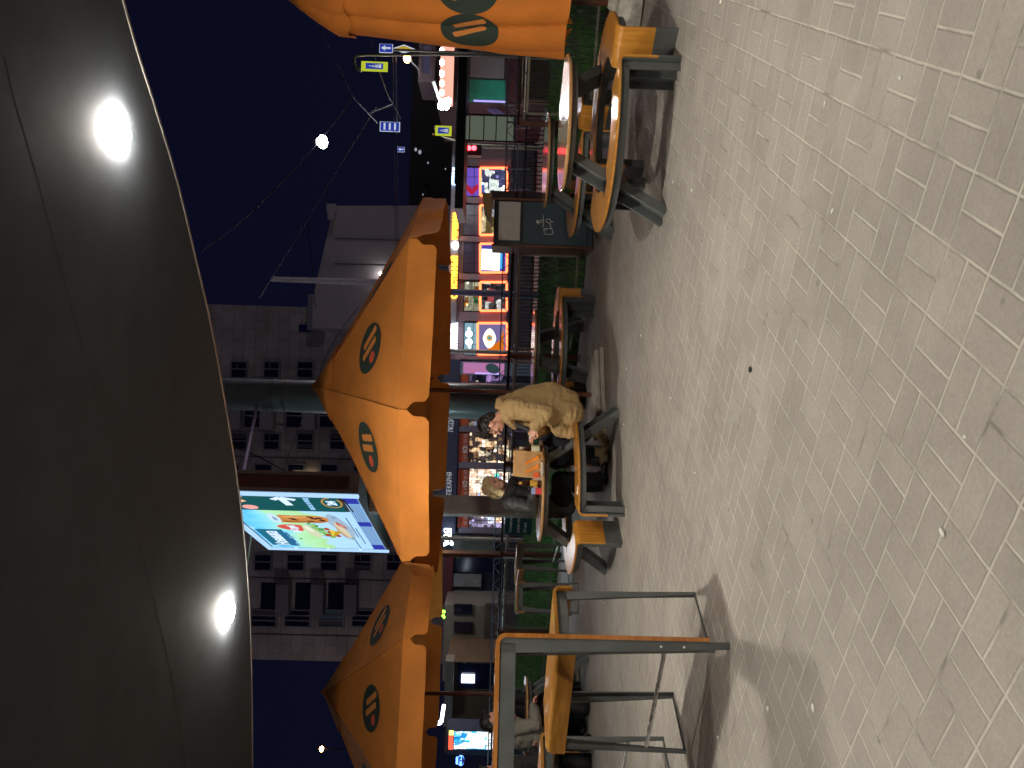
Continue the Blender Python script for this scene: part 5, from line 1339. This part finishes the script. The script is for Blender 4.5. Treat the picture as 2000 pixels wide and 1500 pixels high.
bk = thing('bakery_building', (0, SD, 0), 'bakery and shops with dark blue fascia and orange band across the street', 'building')
BLUE = mat('navy_fascia', lin('#24304a'), .6, var=.12, scale=2); ORB = mat('orange_band', lin('#b0502c'), .7, var=.15, scale=3); ORD = mat('deep_orange', lin('#7c3018'), .7, var=.1)
wallbox(bk, mat('bakery_wall', lin('#35323c'), .7), 703, 1042, 864, SD+.2, 8)
pxbox('fascia', BLUE, bk, 862, 894, 703, 1042, SD-.05, .24)
LITS = [(705, 748, glow_cells('dark_shop', [(0, (.02, .02, .04)), (.7, (.1, .08, .14)), (.86, (.5, .3, .7)), (.95, (.9, .8, .6))], 1.0, (3, 1, 3))),
        (796, 832, glow_cells('dusky_shop', [(0, (.03, .03, .05)), (.5, (.13, .1, .1)), (.8, (.4, .5, .9)), (.92, (.95, .85, .6))], 1.0, (4, 1, 3.5))),
        (846, 903, glow_cells('warm_shop', [(0, (.05, .035, .03)), (.45, (.25, .13, .07)), (.68, (.8, .5, .28)), (.85, (1, .82, .58)), (.985, (.35, .4, .95))], 1.8, (3.4, 1, 3.2))),
        (917, 972, glow_cells('bright_shop', [(0, (.5, .35, .25)), (.25, (1, .8, .62)), (.55, (1, .9, .78)), (.8, (.75, .5, .35)), (.96, (.3, .4, .8)), (.985, (.1, .9, .8))], 2.6, (4.2, 1, 3.8), .35)),
        (1004, 1030, glow_cells('cool_shop', [(0, (.1, .08, .1)), (.4, (.35, .3, .5)), (.7, (.8, .85, 1)), (.9, (.9, .6, .4))], 1.6, (3.5, 1, 3)))]
for y0, y1, m in LITS:
    f = pxbox('band', ORB, bk, 895, 915, y0, y1+1, SD+.02, .16); pxbox('band_edge', ORD, f, 894, 901, y0, y1+1, SD-.0, .02)
    f = pxbox('bakery_window', m, bk, 917, 1000, y0, y1, SD+.1, .05)
    mb = MB(); q = (y0+y1)/2; rbox(mb, 917, 1000, q-.5, q+.5, SD+.06, .04); rbox(mb, 931, 932, y0, y1, SD+.055, .04); mb.build('glazing_bar', mat('dark_window_frame', lin('#26242c'), .5), f)
for y0, y1 in ((748, 796), (833, 845), (904, 916), (973, 1003), (1031, 1042)): pxbox('pilaster', mat('lilac_pilaster', lin('#6d6878'), .6, var=.1), bk, 896, 1040, y0, y1, SD-.0, .2)
mb = MB(); 
for y0, y1 in ((846, 903), (917, 972), (1006, 1028)):
    n = int((y1-y0)/2.6)
    for k in range(n):
        if k % 4 != 3: rbox(mb, 906, 913, y0+2+k*2.6, y0+3.0+k*2.6, SD-.02, .03)
mb.build('white_lettering', mat('white_band_print', lin('#c9b4ae'), .7), bk)
mb = MB()
for y_ in (805, 878, 945): mb.lathe([(.075, -.01), (.105, -.01), (.105, .01), (.075, .01), (.075, -.01)], (0, 0, 0), 16, cap=False)
mb = MB()
for y_ in (805, 878, 945): add_text(mb, 'ю', .3, at(908, y_, SD-.03), X3, Z3, .01, .008)
mb.build('round_mark', mat('white_mark', lin('#d6c9c6'), .7), bk)
mb = MB(); 
c = at(878, 944, SD-.1); add_text(mb, 'ПЕКАРНЯ', .26, c, X3, Z3, .03, .0, 43/FPX*SD); c = at(881, 830, SD-.1); add_text(mb, 'ЛЮДИ', .26, c, X3, Z3, .03, .0, 27/FPX*SD)
mb.build('fascia_lettering', glow('soft_white_letters', lin('#c8ccd4'), .6), bk)
mb = MB(); c = at(881, 801, SD-.1); add_text(mb, 'ЛЮБЯТ', .26, c, X3, Z3, .03, .0, 30/FPX*SD); rbox(mb, 888, 889, 787, 816, SD-.1, .03); mb.build('fascia_lettering', glow('soft_orange_letters', lin('#c0502c'), .7), bk)
# pink poster stand before the bakery
pk_ = thing('poster_stand', at(950, 720, SD-1.2), 'pink lit poster stand with a dark coffee bean drawing', 'advert stand')
pk_.location.z = 0; ROOTM[pk_.name] = Matrix.Translation(pk_.location)
f = pxbox('case', mat('stand_case', lin('#6a7f90'), .5), pk_, 899, 1035, 707, 733, SD-1.2, .2)
pxbox('pink_poster', glow('pink_poster', lin('#b878a8'), .95), pk_, 905, 985, 709, 730, SD-1.22, .03)
MB().ell(at(962, 720, SD-1.24), (.17, .02, .25), Matrix.Rotation(R(18), 3, 'Y')).build('bean_drawing', glow('bean_print', lin('#40565e'), .6), pk_, smooth=80)
pxbox('lilac_strip', glow('lilac_light', lin('#b8a0f0'), 1.4), pk_, 928, 975, 728, 731, SD-1.235, .02)
# dim block further along, seen under the second umbrella
db = thing('dark_shopfront', (0, SD, 0), 'unlit shopfront with dark glass and a red fascia beyond the bakery', 'building')
wallbox(db, mat('night_blue_wall', lin('#1a2032'), .5, var=.3), 1043, 1180, 866, SD+.4, 8)
pxbox('red_fascia', mat('red_fascia', lin('#4a1420'), .6), db, 866, 884, 1090, 1180, SD+.2, .2)
pxbox('grey_panel', mat('grey_green_panel', lin('#4c5250'), .8, var=.2), db, 884, 965, 1046, 1078, SD+.25, .12)
pxbox('pale_shutter', mat('pale_shutter', lin('#71767a'), .7, var=.2), db, 886, 940, 1122, 1146, SD+.25, .12)
pxbox('dark_glass', PANE, db, 890, 985, 1082, 1118, SD+.3, .08)
sign('ум', 1031, 1066, 866, 881, SD-.4, WL, 'white lit word on the unlit shopfront under the umbrella edge', bold=.03)
wh = thing('rendered_house', (0, 30, 0), 'pale rendered low house with two dark windows under the second umbrella', 'building')
wallbox(wh, mat('pale_render', lin('#7d786f'), .9, var=.15, scale=1), 1181, 1330, 866, 26.5, 6)
for y_ in (1190, 1225):
    f = pxbox('window', mat('dark_window_frame', lin('#26242c'), .5), wh, 886, 922, y_-10, y_+11, 26.45, .08); pxbox('pane', PANE, f, 888, 920, y_-8, y_+9, 26.42, .06)
pxbox('plinth', mat('rough_stone', lin('#5a5650'), .95, var=.4, scale=3), wh, 945, 1040, 1181, 1330, 26.42, .2)
kb = thing('brown_kiosk', (0, 24, 0), 'boarded brown kiosk with a white lit screen beside the drinks fridge', 'kiosk')
wallbox(kb, mat('brown_boards', lin('#6a5640'), .8, var=.2, scale=2, stretch=(1, 1, 6)), 1292, 1470, 870, 24.2, 4)
pxbox('canopy_board', mat('cream_board', lin('#8c8478'), .7), kb, 868, 884, 1292, 1420, 23.6, .6)
pxbox('dark_opening', PANE, kb, 893, 962, 1296, 1345, 24.1, .12)
pxbox('white_screen', glow('kiosk_screen', (.8, .9, 1.), 3.), kb, 901, 927, 1318, 1334, 24.0, .05)
fr_ = thing('drinks_fridge', at(920, 1445, 21), 'glowing blue and white drinks fridge by the kiosk', 'fridge')
fr_.location.z = 0; ROOTM[fr_.name] = Matrix.Translation(fr_.location)
wallbox(fr_, mat('fridge_case', lin('#34405a'), .5), 1425, 1474, 872, 21, .7, 'case')
pxbox('lit_front', glow_cells('bottle_rows', [(0, (.02, .3, .75)), (.3, (.1, .55, .95)), (.55, (.75, .95, 1)), (.75, (1, 1, 1))], 2.6, (6, 1, 4), .4), fr_, 887, 958, 1430, 1463, 20.97, .04)
pxbox('header', glow('red_header', (1., .12, .06), 1.6), fr_, 876, 885, 1436, 1464, 20.96, .04); pxbox('header_mark', glow('yellow_header', (1., .9, .25), 2.), fr_, 877, 886, 1428, 1436, 20.955, .04)
pxbox('bright_shelf', glow('white_shelf', (1, 1, 1), 4.), fr_, 918, 946, 1434, 1461, 20.955, .03)
sign('ё', 1474, 1497, 893, 906, 22, glow('deep_blue_letters', (.1, .25, 1.), 5.), 'small deep blue lit sign beside the drinks fridge', bold=.02)
wt = thing('tube_light', at(864, 1395, 20), 'bent white tube light under the second umbrella edge', 'tube light')
MB().tube([at(867, 1377, 20), at(862, 1410, 20)], .045, 10).build('long_tube', glow('tube_white', (.75, .85, 1.), 9), wt, smooth=60)
MB().tube([at(862, 1411, 20), at(853, 1413, 20)], .05, 10).build('short_tube', glow('tube_white', (.75, .85, 1.), 9), wt, smooth=60)
c = at(863, 1199, 24); mb = MB()
for k in range(9): mb.ell(c+Vector((rw.uniform(-.1, .1), 0, rw.uniform(-.09, .09))), (.05, .02, .035))
tag(mb.build('leaf_sign', glow('lime_neon', (.25, 1., .05), 6), None, smooth=70), 'lime green lit leaf sign under the second umbrella', 'shop sign')
c = at(628, 1463, 60); c2 = Vector((c.x, 60, 0)); ol_ = thing('orange_street_lamp', c2, 'distant orange street lamp in the dark sky beside the second umbrella', 'street lamp')
MB().ell(c, (.2, .2, .16)).build('lamp_bulb', glow('sodium', (1., .45, .12), 60), ol_, smooth=80); MB().tube([c2, c2+Z3*(c.z+.4), c+Z3*.4, c], .07, 8).build('mast', WD, ol_)

# ------------------------------------------------------------------ kerbside lattice barrier and low bar fence
la = thing('lattice_barrier', (0, 18, 0), 'pale lattice barrier along the far kerb behind the lawn', 'barrier')
BAR = mat('pale_barrier', lin('#98a2b4'), .5, .3, var=.1); mb = MB(); z0, z1 = 1.0, 1.19
xs = [i*1.1 for i in range(-12, 13)]
mb.tube([(-13.4, 17.6, z1), (13.4, 17.6, z1)], .016, 6); mb.tube([(-13.4, 17.6, z0), (13.4, 17.6, z0)], .016, 6)
mb.build('chord', BAR, la); mb = MB()
for i in range(int(26.8/.2)):
    a_ = -13.4+i*.2; mb.tube([(a_, 17.6, z0 if i % 2 else z1), (a_+.2, 17.6, z1 if i % 2 else z0)], .008, 5)
mb.build('lacing', BAR, la)
for x in range(-12, 13, 2): MB().tube([(x, 17.62, -.1), (x, 17.62, z1)], .025, 8).build('post', BAR, la)
fe = thing('bar_fence', (0, 0, 0), 'low dark bar fence along the top of the lawn bank', 'fence')
FB = mat('fence_bars', lin('#2e3448'), .4, .3); mb = MB(); t = -9.
while t < 16.5:
    p_ = rl(t, 4.6, .36); mb.bar(p_, p_+Z3*.50, .016, .016, E1); t += .085
mb.build('bars', FB, fe); mb = MB()
for z in (.42, .83): mb.bar(rl(-9, 4.6, z), rl(16.5, 4.6, z), .03, .03)
mb.build('rails', FB, fe)

# ------------------------------------------------------------------ right-hand street side
bs = thing('bus_shelter', (0, 19, 0), 'bus shelter with long black roof slab and tall green-grey glass panes', 'bus shelter')
a_, b_ = at(896, 408, 18.6), at(896, -60, 18.6)
MB().box(((a_.x+b_.x)/2, 19.4, a_.z), (b_.x-a_.x, 1.7, .20)).build('roof_slab', mat('black_roof', lin('#15161c'), .4, var=.2), bs)
MB().box(((a_.x+b_.x)/2+.3, 18.6, a_.z+.115), (b_.x-a_.x-.6, .05, .03)).build('roof_edge', mat('edge_metal', lin('#b9bcc4'), .25, .8), bs)
DG = mat('shelter_frame', lin('#22262a'), .5)
for y0, y1, x0, x1 in ((227, 275, 908, 916), (227, 275, 918, 944), (227, 275, 946, 968), (227, 275, 970, 1003)):
    pxbox('pane', glow('frosted_pane', lin('#6f7868'), .55), bs, x0, x1, y0, y1, 19.0, .03)  # panes emit light themselves to look lit
mb = MB()
for y_ in (225, 276): rbox(mb, 905, 1045, y_-1.5, y_+1.5, 18.96, .1)
for x_ in (906, 917, 945, 969, 1004): rbox(mb, x_-1, x_+1, 226, 276, 18.95, .08)
mb.build('pane_frame', DG, bs)
ks = thing('market_kiosk', (0, 23, 0), 'shuttered market kiosk with green corner panel and lamps under its awning', 'kiosk')
wallbox(ks, mat('kiosk_wall', lin('#3a2a30'), .7), 10, 199, 855, 24, 4)
pxbox('shutter', mat('roller_shutter', lin('#8a878c'), .5, .3, var=.1, stretch=(1, 1, 40)), ks, 909, 986, 60, 152, 23.9, .1)
f = pxbox('green_panel', mat('green_tile', lin('#2a8f78'), .5, var=.25, scale=2), ks, 907, 988, 156, 198, 23.88, .12)
pxbox('maroon_base', mat('maroon_base', lin('#4a2026'), .7), ks, 989, 1018, 20, 199, 23.9, .1)
pxbox('lilac_light_strip', glow('lilac_strip', lin('#a58fe8'), 1.5), ks, 925, 989, 196, 199, 23.85, .03)
pxbox('awning_underside', glow('pink_awning', lin('#e8a08c'), 1.5), ks, 860, 886, 60, 205, 22.2, .1)  # lamplight on the awning painted as a glow of its own
mb = MB()
for y_ in (100, 122, 144, 163, 181): mb.ell(at(863, y_, 22.1), (.09, .06, .06))
mb.build('awning_lamp', glow('awning_bulb', (1, .9, .82), 110), ks, smooth=80)
mb = MB()
for x_, y_ in ((866, 200), (871, 207), (862, 207), (875, 198)): mb.ell(at(x_, y_, 21.9), .10)
mb.build('spot_cluster', glow('spot_white', (.95, .98, 1), 170), ks, smooth=80)
mb = MB(); mb.pts3([at(843, 160, 22), at(858, 200, 22), at(861, 199, 22), at(850, 158, 22)], .1); mb.build('tilted_board', mat('white_board', lin('#c8ced2'), .6), ks)
f = pxbox('roof_box', mat('roof_box', lin('#4b4450'), .7), ks, 818, 850, 60, 160, 23.4, 1.5); pxbox('roof_window', glow('dim_lilac', lin('#5e5878'), .35), f, 826, 840, 90, 142, 23.35, .06)
c = at(795, 114, 21.5); MB().ell(c, (.12, .12, .10)).build('orange_lamp', glow('orange_bulb', (1, .5, .12), 40), ks, smooth=80)
MB().tube(smoothpts([c+Z3*-.08, at(806, 124, 22), at(816, 134, 22.5), at(819, 150, 23)], 4), .025, 6).build('lamp_arm', WM, ks)
mb = MB(); mb.bar(at(940, 200, 24.5), at(1000, 240, 24.5), .2, .16); mb.build('purple_brace', mat('purple_brace', lin('#5c5080'), .6), ks)
# brick kiosk base, blue benches etc. behind the right lattice
lt = thing('steel_lattice', at(1000, 230, 20), 'white lattice steel frame beside the green kiosk corner', 'frame'); lt.location.z = 0; ROOTM[lt.name] = Matrix.Translation(lt.location)
mb = MB()
for y_ in (205, 228, 250, 330, 370): mb.tube([at(985, y_, 20), at(1035, y_, 20)], .02, 6)
for a0, a1 in (((990, 205), (1010, 228)), ((1010, 205), (990, 228)), ((990, 330), (1010, 370)), ((1010, 330), (990, 370))): mb.tube([at(*a0, 20), at(*a1, 20)], .014, 6)
for x_ in (988, 1011): mb.tube([at(x_, 120, 20), at(x_, 375, 20)], .016, 6)
mb.build('tube_frame', mat('white_tube', lin('#b8bac4'), .4, .3), lt)
wb = thing('low_brick_wall', (0, 21, 0), 'low tan block wall below the green kiosk', 'wall')
wallbox(wb, mat('tan_blocks', lin('#7a6650'), .9, var=.2, scale=4), 0, 195, 1022, 21, .3)
pr_ = thing('tiled_pier', (0, 14.2, 0), 'pinkish tiled pier standing right of the dark waste cabinet', 'pier')
wallbox(pr_, mat('pink_pier_tile', lin('#8a7078'), .7, var=.12, scale=8), 372, 397, 957, 14.2, .5, 'shaft')
mb = MB()
for x_ in (1008, 1022): rbox(mb, x_-2, x_+2, 371.5, 397.5, 14.15, .06)
mb.build('brown_band', BROWN, pr_)
# traffic light
tl = thing('traffic_light', at(925, 292, 22), 'traffic light showing two red lamps beside the shelter', 'traffic light'); tl.location.z = 0; ROOTM[tl.name] = Matrix.Translation(tl.location)
pxbox('head', BLACKP, tl, 908, 940, 282, 303, 22, .25)
for x_ in (916, 926): MB().ell(at(x_, 289, 21.97), (.07, .03, .07)).build('red_lamp', glow('red_lamp', (1, .03, .04), 16), tl, smooth=80)
MB().tube([at(905, 284, 22.15), Vector((at(905, 284, 22.15).x, 22.15, -.1))], .06, 10).build('post', GALV, tl, smooth=60)
pxbox('white_backplate', glow('white_plate', lin('#8f8fe0'), .6), tl, 904, 908, 282, 305, 21.98, .03)
# road signs
YF = glow('retro_yellow', lin('#c9d43a'), .8); BF = glow('retro_blue', lin('#2a3fae'), .75); WF = glow('retro_white', lin('#cfd6e4'), .85)  # sign faces emit their colour to imitate reflected light
def crossing_sign(x0, x1, y0, y1, d, label, pole, tilt):
    c_ = at((x0+x1)/2, (y0+y1)/2, d); s_ = thing('crossing_sign', (c_.x, d, c_.z), label, 'road sign', 'yellow pedestrian crossing signs')
    w, h = (y1-y0)/FPX*d, (x1-x0)/FPX*d
    MB().box((0, 0, 0), (w, .04, h)).build('yellow_plate', YF, s_, world=False); b_ = MB().box((0, -.024, 0), (w*.62, .01, h*.66)).build('blue_square', BF, s_, world=False)
    MB().prism([(-w*.2, -h*.26), (w*.2, -h*.26), (0, h*.24)], (0, -.032, 0), X3, Z3, .006).build('white_triangle', WF, b_, world=False)
    mb = MB()                                            # the walker
    mb.ell((0, -.04, h*.09), (w*.035, .004, h*.035)); k = min(w, h)
    for p_, q_ in (((0, .05), (0, -.06)), ((0, -.06), (-.06, -.2)), ((0, -.06), (.06, -.2)), ((0, .03), (-.06, -.04)), ((0, .03), (.06, -.03))):
        mb.bar((p_[0]*w, -.04, p_[1]*h), (q_[0]*w, -.04, q_[1]*h), k*.03, .004, (0, 1, 0))
    mb.build('walker', BLACKP, b_, world=False)
    MB().tube(smoothpts([at(x, y, d+.1) for x, y in pole[:-1]], 5)+[Vector((at(*pole[-2], d+.1).x, d+.1, pole[-1]))], .035, 8).build('bent_pole', GALV, s_, smooth=60)
    return s_
crossing_sign(706, 757, 121, 139, 17, 'nearer yellow-bordered crossing sign hanging from a bent pole beside the closed umbrella', [(706, 139), (694, 130), (692, 116), (702, 108), (760, 107), (860, 106), 0], 0)
crossing_sign(850, 882, 246, 265, 25, 'farther yellow-bordered crossing sign below the hanging lamp', [(850, 246), (850, 252), (858, 262), (872, 270), (890, 274), 0], 0)
def plate(name, label, x0, x1, y0, y1, d, kind, post):
    c_ = at((x0+x1)/2, (y0+y1)/2, d); s_ = thing(name, (c_.x, d, c_.z), label, 'road sign'); w, h = (y1-y0)/FPX*d, (x1-x0)/FPX*d
    if kind == 'diamond':
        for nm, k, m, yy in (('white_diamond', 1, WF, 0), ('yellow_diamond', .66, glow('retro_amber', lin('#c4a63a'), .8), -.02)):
            MB().prism([(0, -h/2*k), (w/2*k, 0), (0, h/2*k), (-w/2*k, 0)], (0, yy, 0), X3, Z3, .015).build(nm, m, s_, world=False)
    else:
        MB().box((0, .006, 0), (w, .02, h)).build('white_edge', WF, s_, world=False); MB().box((0, -.012, 0), (w*.9, .012, h*.92)).build('blue_plate', BF, s_, world=False)
        mb = MB()
        if kind == 'arrow':
            mb.bar((0, -.024, -h*.36), (0, -.024, h*.1), w*.2, .008, (0, 1, 0)); mb.prism([(-w*.3, h*.06), (w*.3, h*.06), (0, h*.36)], (0, -.024, 0), X3, Z3, .008)
        else:
            for k in (-1, 0, 1): mb.bar((-w*.34, -.024, h*.26*k), (w*.34, -.024, h*.26*k), .012, h*.09)
        mb.build('white_mark', WF, s_, world=False)
    if post: MB().tube([(w*.5+.05 if post < 0 else 0, .06, -c_.z), (w*.5+.05 if post < 0 else 0, .06, h/2)], .03, 8).build('post', GALV, s_, world=False, smooth=60)
    return s_
plate('direction_sign', 'blue road sign with a white upright arrow above the priority diamond', 741, 767, 86, 103, 17.5, 'arrow', 1)
plate('priority_sign', 'yellow and white priority road diamond beside the closed umbrella', 766, 812, 87, 104, 17.6, 'diamond', 0)
plate('lane_sign', 'blue sign with three white lines hung on the trolley wires', 742, 781, 238, 257, 21, 'lines', 0)
plate('small_blue_sign', 'small dim blue sign far down the street', 776, 790, 287, 297, 34, 'arrow', 0)
# dim things far down the street
ds = thing('far_street_building', (0, 60, 0), 'black unlit building far down the street behind the road signs', 'building')
wallbox(ds, mat('far_black_wall', lin('#050508'), .9), -80, 400, 805, 60, 6)
o_ = random.Random(21)
for k, (x, y, s, cl) in enumerate(((812, 292, .10, 'w'), (820, 297, .12, 'w'), (836, 318, .06, 'w'), (846, 262, .05, 'o'), (870, 330, .05, 'w'), (826, 380, .05, 'w'))):
    c = at(x, y, 58); o = MB().ell(c, (s*1.4, .05, s)).build('far_light', glow('far_white' if cl == 'w' else 'far_orange', (.8, .85, 1) if cl == 'w' else (1, .5, .2), .35), None, smooth=80)
    tag(o, ['wider pale glint on the dark building', 'largest pale glint low on the dark building', 'pale glint left of the second crossing sign', 'orange glint above the second crossing sign', 'pale glint near the shop roofline', 'pale glint beside the umbrella rim'][k], 'distant light', 'distant lights down the street')
# unseen street lamps added to light the far buildings, shops and column
for k, (x, y, z) in enumerate(((32, 44, 11), (-34, 46, 11), (-5.6, 40, 6.4), (-5.0, 24.6, 5.9), (1.0, 24.6, 5.2), (12.9, 24, 6), (-13.2, 16.5, 7))):
    s_ = thing('street_lamp', (x, y, 0), ['street lamp beyond the right picture edge near the gable wall', 'street lamp beyond the left picture edge near the flats', 'courtyard lamp hidden behind the advertising box', 'kerbside lamp hidden behind the advertising box', 'kerbside lamp hidden behind the first umbrella', 'kerbside lamp hidden behind the closed umbrella', 'kerbside lamp beyond the picture on the fridge side'][k], 'street lamp', 'street lamps outside the view')
    MB().tube([(x, y, 0), (x, y, z+.1)], .07, 8).build('mast', GALV, s_, smooth=60)
    pw = (1900, 1300, 200, 200, 120, 420, 200)[k]
    MB().ell((x, y-.2, z), (.25, .25, .16)).build('lamp_head', glow('lamp_%d_%d' % (pw, k), ((1, .86, .92), (1, .86, .92), (1, .86, .92), (1, .86, .85), (1, .86, .85), (.95, .9, 1), (.75, .9, 1))[k], pw), s_, smooth=80)

# ------------------------------------------------------------------ night sky
w = bpy.data.worlds.new('World'); SC.world = w; w.use_nodes = True; nt = w.node_tree
bg = nt.nodes['Background']
tc = N(nt, 'ShaderNodeTexCoord'); sp = N(nt, 'ShaderNodeSeparateXYZ'); nt.links.new(tc.outputs['Generated'], sp.inputs[0])
rp = ramp(nt, [(0., (.0034, .0036, .009)), (.12, (.0032, .0037, .0125)), (.5, (.0028, .0032, .0125)), (1., (.0032, .0034, .010))])
nt.links.new(sp.outputs['Z'], rp.inputs['Fac']); nt.links.new(rp.outputs['Color'], bg.inputs['Color']); bg.inputs['Strength'].default_value = 1.
SC.render.engine = 'CYCLES'
SC.view_settings.view_transform = 'Standard'; SC.view_settings.look = 'None'; SC.view_settings.exposure = 0; SC.view_settings.gamma = 1
cy = SC.cycles; cy.use_denoising = True; cy.max_bounces = 6; cy.diffuse_bounces = 3; cy.glossy_bounces = 3; cy.transmission_bounces = 2
cy.sample_clamp_indirect = 4; cy.sample_clamp_direct = 0; cy.caustics_reflective = False; cy.caustics_refractive = False
try: cy.use_light_tree = True
except Exception: pass
bpy.data.scenes.remove(WORK)
